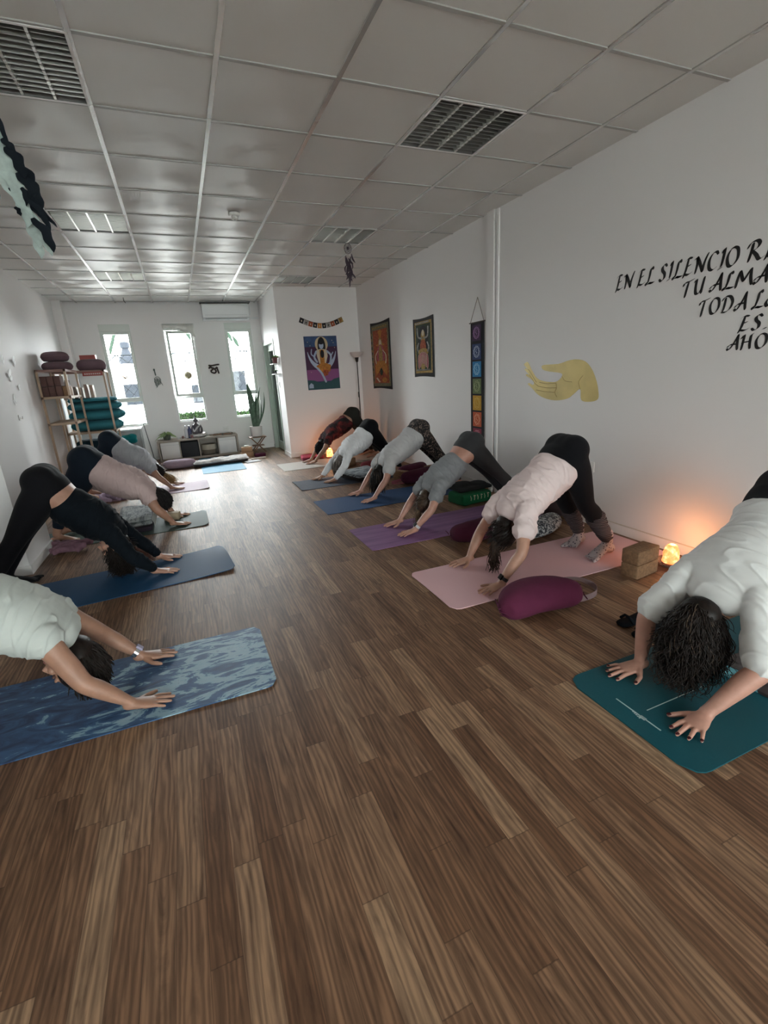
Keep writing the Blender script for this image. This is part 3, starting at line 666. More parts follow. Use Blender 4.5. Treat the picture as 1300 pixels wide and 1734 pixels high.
# poster on the alcove wall
t = thing('wall_poster', (2.4, YA, 1.6), 'dark blue poster of a seated meditating figure on a crescent, alcove wall', 'poster')
F = Flat((2.10, YA-.001, 1.15), (1, 0, 0)); F.n = np.array([0, -1., 0]); F.th = .003
F.mb.use(navy); F.mb.box((2.10, YA-.004, 1.15), (2.69, YA, 2.045)); F.n = np.array([0, -1., 0])
def fp(self, pts, m, lift=None):
    self.k += 1; z = self.th+.0004*self.k; self.mb.use(m); n = len(pts)
    V = [self.o+self.ux*a+self.uz*b+self.n*(z-.0012) for a, b in pts]+[self.o+self.ux*a+self.uz*b+self.n*z for a, b in pts]
    self.mb.add(V, [tuple(range(n, 2*n)), tuple(range(n-1, -1, -1))]+[(i, (i+1) % n, n+(i+1) % n, n+i) for i in range(n)])
Flat.poly = fp
blue2 = CL('blue', (.05, .10, .22), var=.3, vscale=12)
F.rect(.005, .70, .585, .89, blue2); F.rect(.005, .28, .585, .72, plum); F.rect(.005, .14, .585, .34, purple)
F.poly([(.005, .17), (.12, .16), (.22, .12), (.30, .145), (.40, .12), (.48, .17), (.585, .19), (.585, .005), (.005, .005)], teal_)
F.poly([(.02, .03), (.10, .03), (.10, .09), (.06, .12), (.02, .08)], pale)
F.disc(.305, .76, .10, .11, CL('halo', (.55, .44, .28)), 26); F.disc(.305, .73, .062, .13, black, 20)
F.crescent((.30, .66), .26, .34, PI+.1, 2*PI-.1, pale, .22)
F.disc(.30, .745, .036, .055, pale, 16); F.disc(.30, .785, .04, .025, black, 12); F.poly([(.20, .66), (.26, .68), (.34, .68), (.40, .66), (.40, .56), (.36, .44), (.24, .44), (.21, .56)], cream)
F.poly([(.26, .67), (.34, .67), (.34, .44), (.26, .44)], orange); F.disc(.305, .60, .03, .06, black, 14)
F.line([(.20, .64), (.16, .55), (.20, .47)], pale, .018); F.line([(.40, .64), (.46, .57), (.44, .45)], pale, .018); F.line([(.16, .56), (.11, .60), (.12, .68)], pale, .010); F.line([(.46, .56), (.50, .62)], pale, .010)
F.poly([(.18, .40), (.26, .445), (.36, .445), (.45, .41), (.43, .31), (.34, .26), (.24, .31)], orange); F.poly([(.30, .22), (.38, .24), (.40, .32), (.30, .34)], rust)
F.line([(.20, .36), (.27, .27), (.33, .13)], pale, .018)
for a, b in [(.06, .80), (.10, .74), (.5, .82), (.54, .7), (.08, .3), (.52, .78)]: F.disc(a, b, .006, .006, cream, 8)
F.mb.build('printed_sheet', None, t, False)
# bunting
t = thing('bunting', (2.44, YA, 2.25), 'string of ten little printed flags on the alcove wall above the poster', 'bunting')
pts = [(2.075+.74*i/30, YA-.006, 2.352-.10*math.sin(PI*i/30)) for i in range(31)]
MB().tube(pts, .003, 5).build('string', mat('cord_brown'), t)
fc = [black, silver, rust, black, orange, black, silver, rust, black, gold_]
for i in range(10):
    a = pts[int(i*3)]; b = pts[int(i*3+3)]; a = np.array(a); b = np.array(b); d = (b-a)/np.linalg.norm(b-a); dn = np.array([d[2], 0, -d[0]]); dn = dn if dn[2] < 0 else -dn
    q = MB(); q.add([a+d*.002, b-d*.002, b-d*.002+dn*.083, a+d*.002+dn*.083]+[p+np.array([0, -.002, 0]) for p in (a+d*.002, b-d*.002, b-d*.002+dn*.083, a+d*.002+dn*.083)], [(0, 1, 2, 3), (7, 6, 5, 4), (0, 4, 5, 1), (1, 5, 6, 2), (2, 6, 7, 3), (3, 7, 4, 0)])
    q.use(fc[i]); q.m = [0]*len(q.f)
    c_ = (a+b)/2+dn*.045+np.array([0, -.003, 0]); q.use(black if fc[i] is silver else cream if fc[i] is not gold_ else rust); q.ell(c_, (.010, .0012, .016), nu=8, nv=6)
    q.build('flag', None, t, False)
# sockets, cable
def plate(name, label, cat, a, b, holes):
    t = MB().rbox(a, b, .003).build(name, mat('plastic_white'), None); tag(t, label, cat); h = MB()
    for q in holes: h.box(*q)
    h.build('socket_holes', mat('grey_dot'), t, False); return t
plate('wall_socket', 'white power socket on the right wall behind the woman on the pink mat', 'socket', (XR-.01, 2.94, .46), (XR, 3.03, .545), [((XR-.011, 2.968, .495), (XR-.0095, 2.974, .505)), ((XR-.011, 2.992, .495), (XR-.0095, 2.998, .505))])
plate('wall_socket', 'white socket on the far wall above the low console', 'socket', (.69, YF-.01, .43), (.79, YF, .52), [((.72, YF-.011, .47), (.727, YF-.0095, .477)), ((.75, YF-.011, .47), (.757, YF-.0095, .477))])
plate('light_switch', 'small white switch on the side wall beside the doorway', 'switch', (XC-.01, 8.78, 1.22), (XC, 8.85, 1.32), [((XC-.011, 8.81, 1.25), (XC-.0095, 8.82, 1.29))])
o = MB().tube(catmull([(XR-.016, 3.3, .082), (XR-.016, 2.5, .084), (XR-.016, 2.2, .083), (XR-.02, 1.4, .085), (XR-.02, .6, .083)], 6), .0035, 6).build('wall_cable', mat('cable_cream', (.6, .56, .48), .5)); tag(o, 'thin pale cable running along the top of the right skirting board', 'cable')
# side-wall shelf with plants
t = thing('wall_shelf', (XC, 8.72, 1.62), 'small white two-tier wall shelf beside the doorway', 'shelf')
MB().box((XC-.12, 8.60, 1.62), (XC, 8.88, 1.635)).box((XC-.10, 8.58, 1.45), (XC, 8.92, 1.463)).build('board', mat('plastic_white'), t, False)
MB().tube([(XC-.09, 8.62, 1.62), (XC-.09, 8.62, 1.46)], .004).tube([(XC-.09, 8.86, 1.62), (XC-.09, 8.86, 1.46)], .004).build('bracket', mat('dark_metal'), t)
def leafy(parent, name, c, n, L, m, seed, droop=.6, w=.008, spread=1.2):
    r = random.Random(seed); mb = MB()
    for i in range(n):
        a = r.uniform(0, 2*PI); e = r.uniform(.2, spread); l = L*r.uniform(.6, 1.1); P = []
        for s in np.linspace(0, 1, 7):
            P.append((c[0]+math.cos(a)*l*s*math.sin(e), c[1]+math.sin(a)*l*s*math.sin(e), c[2]+l*s*math.cos(e)-droop*l*s*s))
        mb.tube(P, [w*q for q in (.3, .8, 1, 1, .8, .5, .1)], 4, rb=[.0012]*7)
    return mb.build(name, m, parent)
GREEN = mat('leaf_green', (.10, .19, .06), .5, var=.35, vscale=14); GREEN2 = mat('leaf_pale', (.30, .40, .18), .5, var=.4, vscale=12)
def potted(loc, r, h, potm, label, n, L, seed, lm=GREEN, droop=.6, w=.008, name='potted_plant'):
    t = thing(name, loc, label, 'plant'); MB().lathe(loc, [(r*.7, 0), (r*.78, h*.1), (r, h), (r*.92, h), (r*.9, h*.85), (.001, h*.85)]).build('pot', potm, t)
    leafy(t, 'leaves', (loc[0], loc[1], loc[2]+h*.85), n, L, lm, seed, droop, w); return t
potted((XC-.06, 8.69, 1.635), .05, .10, mat('pot_maroon', (.16, .05, .05), .6), 'small plant in a maroon pot on the little wall shelf by the doorway', 26, .13, 4)
potted((XC-.05, 8.80, 1.463), .02, .05, BLK, 'tiny plant in a black pot on the lower tier of the little wall shelf', 9, .06, 5)
o = MB().rbox((XC-.07, 8.79, 1.635), (XC-.03, 8.85, 1.70), .004).build('trinket_box', mat('pot_cream', (.6, .55, .45), .6)); tag(o, 'small cream box on the little wall shelf by the doorway', 'box')

# ================================================================ FAR WALL
t = thing('air_conditioner', (1.04, YF, 2.6), 'white wall-mounted air conditioner above the right window', 'air conditioner')
m = MB(); n = 14
prof = [(0, 2.505), (.13, 2.505), (.19, 2.54), (.205, 2.60), (.205, 2.76), (.19, 2.785), (0, 2.785)]
m.add([(x, YF-p, z) for x in (.62, 1.46) for p, z in prof], [tuple(range(6, -1, -1)), tuple(range(7, 14))]+[(i, (i+1) % 7, 7+(i+1) % 7, 7+i) for i in range(7)]); m.build('casing', mat('ac_white', (.74, .76, .77), .35), t, True, 30)
MB().box((.66, YF-.198, 2.518), (1.42, YF-.14, 2.522)).box((.66, YF-.2065, 2.585), (1.42, YF-.2045, 2.588)).build('air_flap', mat('ac_line', (.3, .31, .32), .5), t, False)
o = MB().box((1.455, YF-.035, 2.53), (1.673, YF, 2.56)).box((1.50, YF-.02, 2.60), (1.515, YF-.005, 2.78)).build('pipe_cover', mat('ac_white'), t, False)
MB().box((.60, YF-.22, 2.80), (1.50, YF, 2.822)).build('top_grille', mat('dark_metal'), t, False)
# Om-shaped wall plaque
t = thing('wall_ornament', (.69, YF, 1.62), 'dark carved Om-shaped ornament between the middle and right windows', 'wall ornament'); m = MB()
for P in ([(.605, 1.70), (.66, 1.695), (.73, 1.705), (.785, 1.71)], [(.62, 1.67), (.60, 1.65)], [(.635, 1.69), (.64, 1.655), (.68, 1.645), (.66, 1.62), (.63, 1.60), (.64, 1.57), (.69, 1.555), (.72, 1.59), (.70, 1.63), (.75, 1.65)], [(.74, 1.66), (.755, 1.60), (.765, 1.55)]):
    m.tube([(a, YF-.012, b) for a, b in catmull(P, 5)], .015, 8, rb=[.008]*99 if False else None)
m.build('carving', mat('carved_wood', (.035, .022, .018), .6), t)
# small dried / feather wall hanging
t = thing('wall_hanging', (-.35, YF, 1.5), 'small grey tasselled hanging between the left and middle windows', 'wall hanging')
MB().tube([(-.375, YF-.008, 1.68), (-.365, YF-.008, 1.57)], .010, 6).ell((-.375, YF-.01, 1.665), (.016, .008, .022)).build('stem', mat('moss_dark', (.09, .11, .10), .8), t)
m = MB(); hoop(m, (-.345, YF-.012, 1.475), .052, .005, rz=1.3); web(m, (-.345, YF-.012, 1.475), .05, 1.3, .002, 7); m.build('hoop', mat('hoop_pale', (.38, .40, .38), .7), t)
m = MB(); r_ = random.Random(8)
for i in range(34): 
    x = -.40+.11*r_.random(); z = 1.54-.14*r_.random(); feather(m, (x, YF-.014, z), (x+r_.uniform(-.02, .02), YF-.02, z-r_.uniform(.04, .08)), .005, .1, 4)
m.build('tassels', mat('moss_grey', (.16, .18, .17), .8), t)
# ornaments hanging in the windows
def sun_catcher(x, z, kind, label):
    y = YF+.03; t = thing('window_ornament', (x, y, z), label, 'window ornament', 'ornaments hanging in the windows'); r = .072
    MB().tube([(x-.01, y, z+r+.10), (x, y, z+r-.005)], .0015, 4).build('cord', mat('dark_metal'), t)
    if kind == 0:
        m = MB(); hoop(m, (x, y, z), r, .007, rz=1.0); m.build('ring', mat('bronze', (.20, .13, .08), .4, metal=.5), t); m = MB()
        m.tube([(x+q*.03*math.cos(a*1.0)*(1+.5*q), y, z+.05*math.sin(a)*(.4+.6*q)) for q, a in [(i/24, i*.5) for i in range(25)]], .005, 5); hoop(m, (x-.005, y, z+.015), .035, .006, rz=.8); m.tube([(x-.06, y, z-.02), (x, y, z-.035), (x+.06, y, z-.02)], .006, 5); m.ell((x+.03, y, z-.04), (.02, .004, .015)); m.build('motif', mat('bronze'), t)
    elif kind == 1:
        MB().tube([(x, y-.003, z), (x, y+.003, z)], r, 28).build('disc', mat('amber_disc', (.30, .25, .13), .4), t)
        m = MB(); m.tube([(x, y-.007, z-.05), (x, y-.007, z-.005)], [.016, .006], 6)
        for a in (-1, -.5, 0, .5, 1): m.tube(catmull([(x, y-.007, z-.01), (x+a*.025, y-.007, z+.02), (x+a*.05, y-.007, z+.04-.015*abs(a))], 4), .004, 5)
        m.build('tree_motif', mat('dark_metal'), t)
    elif kind == 2:
        for s, mm in ((1.0, 'grey_heart'), (.72, 'pale_heart')):
            P = [(x+s*.062*(math.sin(a)**3), y-.002*s, z+s*.0042*(13*math.cos(a)-5*math.cos(2*a)-2*math.cos(3*a)-math.cos(4*a))) for a in np.linspace(0, 2*PI, 33)]
            MB().tube(P, .006, 6, cap=False).build('heart', mat(mm, (.35, .36, .38), .3, metal=.4), t)
        MB().tube([(x, y, z-.07), (x, y, z-.22)], .003, 5).build('pendant_rod', mat('grey_heart'), t)
    else:
        m = MB(); hoop(m, (x, y, z), .035, .003, rz=1.1); m.tube(catmull([(x-.02, y, z-.02), (x-.01, y, z+.02), (x+.01, y, z), (x+.02, y, z+.02)], 4), .003, 5); m.build('ring', mat('grey_heart'), t)
sun_catcher(-.92, 1.59, 0, 'round bronze openwork ornament hanging in the left window'); sun_catcher(.20, 1.54, 1, 'amber disc with a tree motif hanging in the middle window')
sun_catcher(1.25, 1.55, 2, 'grey heart ornament hanging in the right window'); sun_catcher(.19, 1.04, 3, 'small thin wire ornament in the lower pane of the middle window')
# low console
OAK = mat('oak_grey', (.36, .31, .26), .5, var=.2, vscale=3); WHD = mat('door_white', (.66, .65, .64), .45)
t = thing('console_unit', (.19, 9.85, 0), 'low grey-oak console of four cubbies under the middle window', 'console')
x0, x1, y0, y1, zt = -.54, .91, 9.72, 10.10, .385; th = .035
cc = MB().box((x0, y0, zt-th), (x1, y1, zt)).box((x0, y0, .0), (x1, y1, th)).box((x0, y0, th), (x0+th, y1, zt-th)).box((x1-th, y0, th), (x1, y1, zt-th)).box((x0, y1-.01, th), (x1, y1, zt-th)).build('carcass', OAK, t, False)
xs4 = [x0+th+(x1-x0-2*th)*k/4 for k in range(5)]
for k in (1, 2, 3): MB().box((xs4[k]-.009, y0, th), (xs4[k]+.009, y1-.01, zt-th)).build('divider', OAK, t, False)
for k in (0, 3):
    d_ = MB().rbox((xs4[k]+.012, y0-.002, th+.006), (xs4[k+1]-.012, y0+.016, zt-th-.006), .003).build('door', WHD, t); MB().box((xs4[k]+.012, y0-.004, zt-th-.055), (xs4[k+1]-.012, y0-.001, zt-th-.052)).build('door_groove', mat('ac_line'), d_, False)
o = MB().rbox((xs4[1]+.018, y0+.02, th), (xs4[2]-.018, y1-.03, zt-th-.03), .012).build('storage_basket', mat('basket_black', (.018, .02, .025), .8, bump=.5, bscale=90)); tag(o, 'black woven storage basket in the second cubby of the console', 'basket')
t = thing('round_basket', ((xs4[2]+xs4[3])/2, 9.86, th), 'round beige and brown basket in the third cubby of the console', 'basket')
MB().lathe(((xs4[2]+xs4[3])/2, 9.87, th), [(.10, 0), (.125, .02), (.135, .10)]).build('lower_band', mat('basket_brown', (.16, .13, .10), .9, bump=.5, bscale=80), t)
MB().lathe(((xs4[2]+xs4[3])/2, 9.87, th+.10), [(.136, 0), (.14, .06), (.135, .10), (.12, .10)]).build('upper_band', mat('basket_beige', (.42, .37, .30), .9, bump=.5, bscale=80), t)
# on the console
t = thing('buddha_statue', (.19, 9.9, zt), 'grey and silver seated Buddha statue on the console', 'statue')
BZ = mat('statue_grey', (.10, .09, .10), .35, metal=.3); SV = mat('statue_silver', (.50, .48, .47), .3, metal=.6)
m = MB(); c0 = np.array([.19, 9.9, zt]); m.tube([c0+[0, 0, .06], c0+[0, 0, .13], c0+[0, .005, .22], c0+[0, .005, .255]], [.06, .052, .072, .03], 14, lat=(1, 0, 0), rb=[.045, .04, .045, .025]); m.ell(c0+[0, -.002, .315], (.034, .038, .046)); m.ell(c0+[0, .003, .342], (.027, .030, .03)); m.tube([c0+[0, 0, .36], c0+[0, 0, .385], c0+[0, 0, .43]], [.013, .008, .002], 8)
for s in (-1, 1): m.tube(catmull([c0+[s*.065, 0, .22], c0+[s*.088, -.005, .15], c0+[s*.075, -.05, .09], c0+[s*.02, -.075, .085]], 4), .019, 8); m.ell(c0+[s*.036, 0, .31], (.007, .012, .022))
m.ell(c0+[0, -.036, .31], (.006, .01, .012)); m.build('figure', BZ, t)
m = MB()
for s in (-1, 1): m.tube(catmull([c0+[s*.03, .01, .05], c0+[s*.13, -.02, .045], c0+[s*.10, -.085, .035], c0+[-s*.03, -.105, .04]], 4), [.04]*10+[.03]*3, 10)
m.lathe(c0, [(.10, 0), (.12, .01), (.12, .02), (.10, .03)], 20); m.tube(catmull([c0+[.06, -.035, .22], c0+[.0, -.05, .17], c0+[-.05, -.045, .11]], 4), .014, 6); m.build('robe', SV, t)
def bottle(x, y, z, r, h, m1, label):
    t = thing('bottle', (x, y, z), label, 'bottle'); MB().lathe((x, y, z), [(r*.9, 0), (r, .01), (r, h*.68), (r*.45, h*.82), (r*.42, h*.9)]).build('body', m1, t); MB().lathe((x, y, z+h*.9), [(r*.5, 0), (r*.5, h*.09), (r*.3, h*.1)], 14).build('cap', mat('dark_metal'), t)
bottle(-.01, 9.86, zt, .030, .235, mat('bottle_clear', (.62, .62, .64), .15), 'pale tall bottle left of the Buddha statue'); bottle(.055, 9.84, zt, .034, .235, mat('bottle_blue', (.06, .07, .16), .2), 'dark blue bottle right beside the pale one on the console')
def candle(x, y, r, h, c, label): 
    t = thing('candle_holder', (x, y, zt), label, 'candle'); MB().lathe((x, y, zt), [(r*.8, 0), (r, .005), (r, h), (r*.8, h), (r*.75, h*.6)], 14).build('cup', mat('cup_%s' % label.split()[0], c, .4), t); MB().lathe((x, y, zt+h*.3), [(r*.7, 0), (r*.7, h*.3), (.002, h*.3)], 12).build('wax', TRIM, t)
candle(-.16, 9.86, .022, .018, (.6, .6, .6), 'white tealight on the console beside the spider plant'); candle(-.08, 9.85, .02, .045, (.12, .05, .05), 'maroon tealight cup on the console'); candle(.08, 9.76, .024, .055, (.28, .14, .14), 'rosy tealight cup in front of the bottles'); candle(.43, 9.84, .03, .03, (.3, .25, .2), 'brown tealight dish right of the Buddha')
t = thing('incense_holder', (.62, 9.85, zt), 'long wooden incense holder box at the right of the console', 'incense holder')
MB().rbox((.46, 9.82, zt), (.80, 9.87, zt+.028), .006).build('box', mat('incense_wood', (.22, .12, .07), .5), t); MB().box((.48, 9.835, zt+.028), (.78, 9.855, zt+.033)).build('lid', mat('carved_wood'), t, False)
for i, (x, r, z0) in enumerate([(.64, .02, .0), (.82, .022, 0), (.87, .017, 0)]): o = MB().ell((x, 9.80 if i == 0 else 9.84, zt+r*.8), (r, r, r*.8)).build('decorative_stone', mat('stone_%d' % i, [(.1, .1, .09), (.2, .16, .12), (.4, .36, .3)][i], .5)); tag(o, ['small dark stone in front of the incense holder', 'brown stone at the right end of the console', 'pale stone at the far right end of the console'][i], 'stone')
potted((-.36, 9.88, zt), .075, .09, mat('pot_dark', (.08, .09, .07), .6), 'leafy spider plant at the left end of the console', 90, .22, 2, GREEN2, .75, .007, 'spider_plant')
# small folding table with the snake plant
WD = mat('brown_wood', (.22, .11, .06), .5, var=.3, vscale=8)
t = thing('plant_stand', (1.27, 9.62, 0), 'small brown folding wooden stand under the snake plant', 'stand')
MB().rbox((1.11, 9.50, .295), (1.43, 9.76, .312), .006).build('top', WD, t)
for y in (9.53, 9.73):
    MB().tube([(1.14, y, 0), (1.40, y, .295)], .011, 8).build('leg', WD, t); MB().tube([(1.40, y+.012, 0), (1.14, y+.012, .295)], .011, 8).build('leg', WD, t)
MB().rbox((1.16, 9.54, .13), (1.38, 9.72, .142), .004).build('lower_shelf', WD, t)
t = thing('snake_plant', (1.27, 9.63, .312), 'tall snake plant in a white pot on the wooden stand', 'plant')
MB().lathe((1.27, 9.63, .312), [(.09, 0), (.105, .01), (.12, .20), (.112, .20), (.11, .17), (.001, .17)]).build('pot', mat('pot_white', (.66, .62, .60), .45), t)
def blade(mb, b, tip, w, bend=(0, 0, 0), tw=0):
    b, tip = np.array(b, float), np.array(tip, float); N = 12; V = []
    for i in range(N+1):
        s = i/N; p = b+(tip-b)*s+np.array(bend)*math.sin(PI*s); ww = w*(.55+.9*s-1.45*s**3) if s < .999 else .001; ww = max(ww, .002)
        d = np.array([math.cos(tw+.3*s), math.sin(tw+.3*s), 0]); nn = np.array([-d[1], d[0], 0]); V += [p-d*ww, p+nn*.006, p+d*ww, p-nn*.004]
    F = []
    for i in range(N):
        a = i*4; F += [(a, a+1, a+5, a+4), (a+1, a+2, a+6, a+5), (a+2, a+3, a+7, a+6), (a+3, a, a+4, a+7)]
    mb.add(V, F)
SNK = mat('snake_leaf', (.07, .13, .08), .4, var=.45, vscale=18)
for b, tp, w, bd, tw in [((1.25, 9.63, .50), (1.20, 9.6, 1.37), .075, (.02, 0, 0), 0), ((1.22, 9.62, .5), (1.11, 9.6, 1.05), .016, (.03, 0, 0), .4), ((1.30, 9.64, .5), (1.44, 9.62, 1.24), .038, (-.04, 0, 0), .3), ((1.32, 9.63, .5), (1.50, 9.62, 1.14), .020, (.05, 0, 0), .2), ((1.31, 9.60, .5), (1.36, 9.55, 1.05), .042, (.0, 0, 0), -.3), ((1.28, 9.66, .5), (1.38, 9.68, 1.20), .034, (-.02, 0, 0), .1), ((1.33, 9.66, .5), (1.42, 9.64, .98), .018, (.03, 0, 0), 0), ((1.24, 9.60, .5), (1.25, 9.56, .95), .022, (-.02, 0, 0), .2)]:
    m = MB(); blade(m, b, tp, w, bd, tw); m.build('leaf', SNK, t)
# walking stick leaning by the left window
t = thing('walking_stick', (-.67, 9.9, 0), 'thin black walking stick leaning against the far wall', 'stick')
MB().tube(catmull([(-.69, 10.11, .72), (-.73, 10.10, .70), (-.72, 10.10, .64), (-.66, 9.95, .2), (-.645, 9.9, .05)], 5), .008, 8).build('shaft', mat('dark_metal'), t)
MB().tube([(-.60, 9.88, .01), (-.645, 9.9, .07), (-.70, 9.91, .008)], .008, 6).tube([(-.645, 9.9, .07), (-.66, 9.84, .01)], .008, 6).build('foot', mat('dark_metal'), t)
# floor lamp in the alcove corner
LX, LY = 2.99, 8.30
t = thing('floor_lamp', (LX, LY, 0), 'slim black torchiere floor lamp with a white bowl in the alcove corner', 'floor lamp')
BK = mat('lamp_black', (.008, .008, .008), .4)
MB().lathe((LX, LY, 0), [(.11, 0), (.12, .01), (.11, .025), (.015, .035)]).build('base', BK, t)
MB().tube([(LX, LY, .03), (LX, LY, 1.58)], .0085, 10).build('pole', BK, t)
MB().lathe((LX, LY, 1.58), [(.012, 0), (.022, .01), (.038, .10), (.036, .10), (.02, .02)]).build('socket_cup', BK, t)
MB().lathe((LX, LY, 1.66), [(.036, 0), (.06, .015), (.105, .05), (.12, .09), (.117, .09), (.10, .053), (.055, .02)]).build('shade', mat('shade_white', (.60, .57, .55), .5), t)
MB().tube([(LX-.012, LY-.012, .98), (LX-.012, LY-.012, 1.06)], .013, 8).tube(catmull([(LX-.012, LY-.012, .98), (LX-.02, LY-.02, .7), (LX-.01, LY-.01, .4)], 4), .0025, 5).build('cord_switch', BK, t)
# ================================================================ SHELVES ON THE LEFT
BAM = mat('bamboo', (.50, .36, .25), .45, var=.15, vscale=6); BAMD = mat('rose_wood_edge', (.24, .13, .11), .5)
def rack(x0, x1, y0, y1, z1, levels, label, r=.013):
    t = thing('shelf_rack', ((x0+x1)/2, (y0+y1)/2, 0), label, 'shelf', 'slim bamboo shelf racks')
    for x in (x0+r, x1-r):
        for y in (y0+r, y1-r): MB().box((x-r, y-r, 0), (x+r, y+r, z1)).build('post', BAM, t, False)
    for z in levels:
        m = MB().box((x0, y0, z-.03), (x1, y0+.012, z)).box((x0, y1-.012, z-.03), (x1, y1, z)).box((x0, y0, z-.03), (x0+.012, y1, z)).box((x1-.012, y0, z-.03), (x1, y1, z))
        n = max(3, int((y1-y0)/.09))
        for k in range(n): 
            a = y0+.02+(y1-y0-.04)*k/n; m.box((x0+.012, a, z-.012), (x1-.012, a+(y1-y0-.04)/n*.82, z-.002))
        m.build('shelf_board', BAMD if z > 1.5 else BAM, t, False)
    return t
rack(-1.715, -1.37, 7.74, 8.55, 1.66, [.22, .96, 1.31, 1.66], 'tall narrow bamboo rack against the left wall, nearer the camera')
rack(-1.70, -1.02, 8.62, 9.10, 1.66, [.22, .745, 1.66], 'wider bamboo rack against the left wall holding the teal bolsters')
MAR = fabric('bolster_maroon', (.085, .018, .040), .15); MAR2 = fabric('cushion_plum', (.165, .105, .125), .12); TEAL = fabric('bolster_teal', (.045, .22, .27), .12)
def cushion(loc, r, h, m, label, name='round_cushion', cat='cushion', group=None, sq=(1, 1), rz=0):
    t = thing(name, loc, label, cat, group); mb = MB(); n = 36; V = []
    prof = [(0, 0), (.72, 0), (.90, .10), (.99, .32), (.99, .52), (.92, .74), (.74, .91), (.45, .98), (0.02, 1.0)]
    mb.lathe((0, 0, 0), [(max(p, .01)*r, q*h) for p, q in catmull(prof, 3)], n)
    c_, s_ = math.cos(rz), math.sin(rz)
    mb.v = [(loc[0]+(x*sq[0])*c_-(y*sq[1])*s_, loc[1]+(x*sq[0])*s_+(y*sq[1])*c_, loc[2]+z) for x, y, z in mb.v]; mb.build('cover', m, t)
    m2 = MB(); P = [(loc[0]+r*1.004*math.cos(a)*sq[0]*c_-r*1.004*math.sin(a)*sq[1]*s_, loc[1]+r*1.004*math.cos(a)*sq[0]*s_+r*1.004*math.sin(a)*sq[1]*c_, loc[2]+h*.45) for a in np.linspace(0, 2*PI, 37)]
    m2.tube(P, .004, 5, cap=False); m2.build('piping', m, t); return t
G = 'plum cushions on top of the racks'
cushion((-1.53, 8.20, 1.66), .19, .12, MAR2, 'plum round cushion lying at the bottom front of the pile on the rack', group=G)
cushion((-1.54, 8.24, 1.785), .17, .13, MAR2, 'plum round cushion on top of the pile on the rack', group=G)
cushion((-1.20, 8.84, 1.66), .20, .17, MAR2, 'plum round cushion lying alone at the right end of the rack top', group=G)
o = MB().rbox((-1.36, 9.0, 1.66), (-1.14, 9.12, 1.90), .004).build('red_box', mat('box_red', (.30, .06, .05), .5)); tag(o, 'small red box behind the plum cushions on the rack', 'box')
t = thing('rack_sign', (-1.19, 8.60, 1.60), 'small dark red sign with pale lettering hanging on the front of the rack', 'sign'); MB().rbox((-1.31, 8.60, 1.575), (-1.04, 8.615, 1.635), .002).build('board', mat('box_red'), t)
m = MB()
for k in range(8): m.box((-1.285+k*.028, 8.597, 1.595), (-1.265+k*.028, 8.6, 1.615))
m.build('lettering', mat('pale_ink', (.55, .42, .40), .6), t, False)
CORKD = mat('block_maroon', (.11, .055, .048), .8, bump=.2, bscale=60)
CORK = mat('cork', (.26, .145, .075), .85, bump=.3, bscale=90, var=.3, vscale=70)
blocks_n = 0
for j in range(2):
    for i in range(4):
        x = -1.69+i*.078; z = 1.311+j*.135
        if j == 1 and i == 3: continue
        o = MB().rbox((x, 7.78, z), (x+.074, 8.0, z+.13), .006).build('foam_block', CORKD if i < 3 else CORK); tag(o, '%s foam block on the near rack, %s row, %s from the wall' % ('cork' if i == 3 else 'dark brown', ('lower', 'upper')[j], ('first', 'second', 'third', 'fourth')[i]), 'yoga block', 'blocks on the near rack')
for i in range(5):
    x = -1.70+i*.055; o = MB().rbox((x, 8.14, 1.311), (x+.035, 8.32, 1.311+.19+.02*((i*7) % 3)), .002).build('book', mat('book_%d' % i, [(.30, .24, .2), (.5, .46, .42), (.26, .18, .14), (.42, .38, .33), (.2, .13, .11)][i], .6)); tag(o, '%s thin book standing on the near rack behind the blocks' % ('tan', 'cream', 'brown', 'beige', 'dark brown')[i], 'book', 'books on the near rack')
for i in range(6):
    x = -1.66+i*.075; h = .22-.015*((i*5) % 4); o = MB().rbox((x, 8.80, 1.24), (x+.04, 8.98, 1.24+h), .002, 0).build('book', mat('bookb_%d' % i, [(.32, .24, .2), (.42, .34, .28), (.25, .2, .17), (.5, .44, .38), (.30, .2, .16), (.38, .26, .20)][i], .6)); tag(o, '%s book standing on the teal bolsters, %s from the wall' % (('russet', 'tan', 'grey brown', 'cream', 'brown', 'copper')[i], ('first', 'second', 'third', 'fourth', 'fifth', 'sixth')[i]), 'book', 'books on the teal bolsters')
# the folded teal bolsters lying across the wider rack
def bolster(p0, p1, ra, rb, m, label, group=None, name='bolster', cat='bolster'):
    p0, p1 = np.array(p0, float), np.array(p1, float); t = thing(name, tuple((p0+p1)/2-np.array([0, 0, rb])), label, cat, group); d = (p1-p0)/np.linalg.norm(p1-p0); lat = np.cross([0, 0, 1], d)
    P = [p0+(p1-p0)*s for s in (0, .02, .05, .1, .2, .3, .4, .5, .6, .7, .8, .9, .95, .98, 1)]; k = [.72, .86, .95]+[1]*9+[.95, .86, .72]
    mb = MB(); mb.tube(P, [ra*q for q in k], 24, lat=lat, rb=[rb*q for q in k]); mb.build('cover', m, t)
    for q, e in ((p0, -1), (p1, 1)):
        m2 = MB(); m2.tube([q+lat*ra*.72*math.cos(a)+np.array([0, 0, 1])*rb*.72*math.sin(a)+d*e*.002 for a in np.linspace(0, 2*PI, 25)], .004, 5, cap=False); m2.build('end_piping', m, t)
    return t
g = 'teal bolsters on the rack'
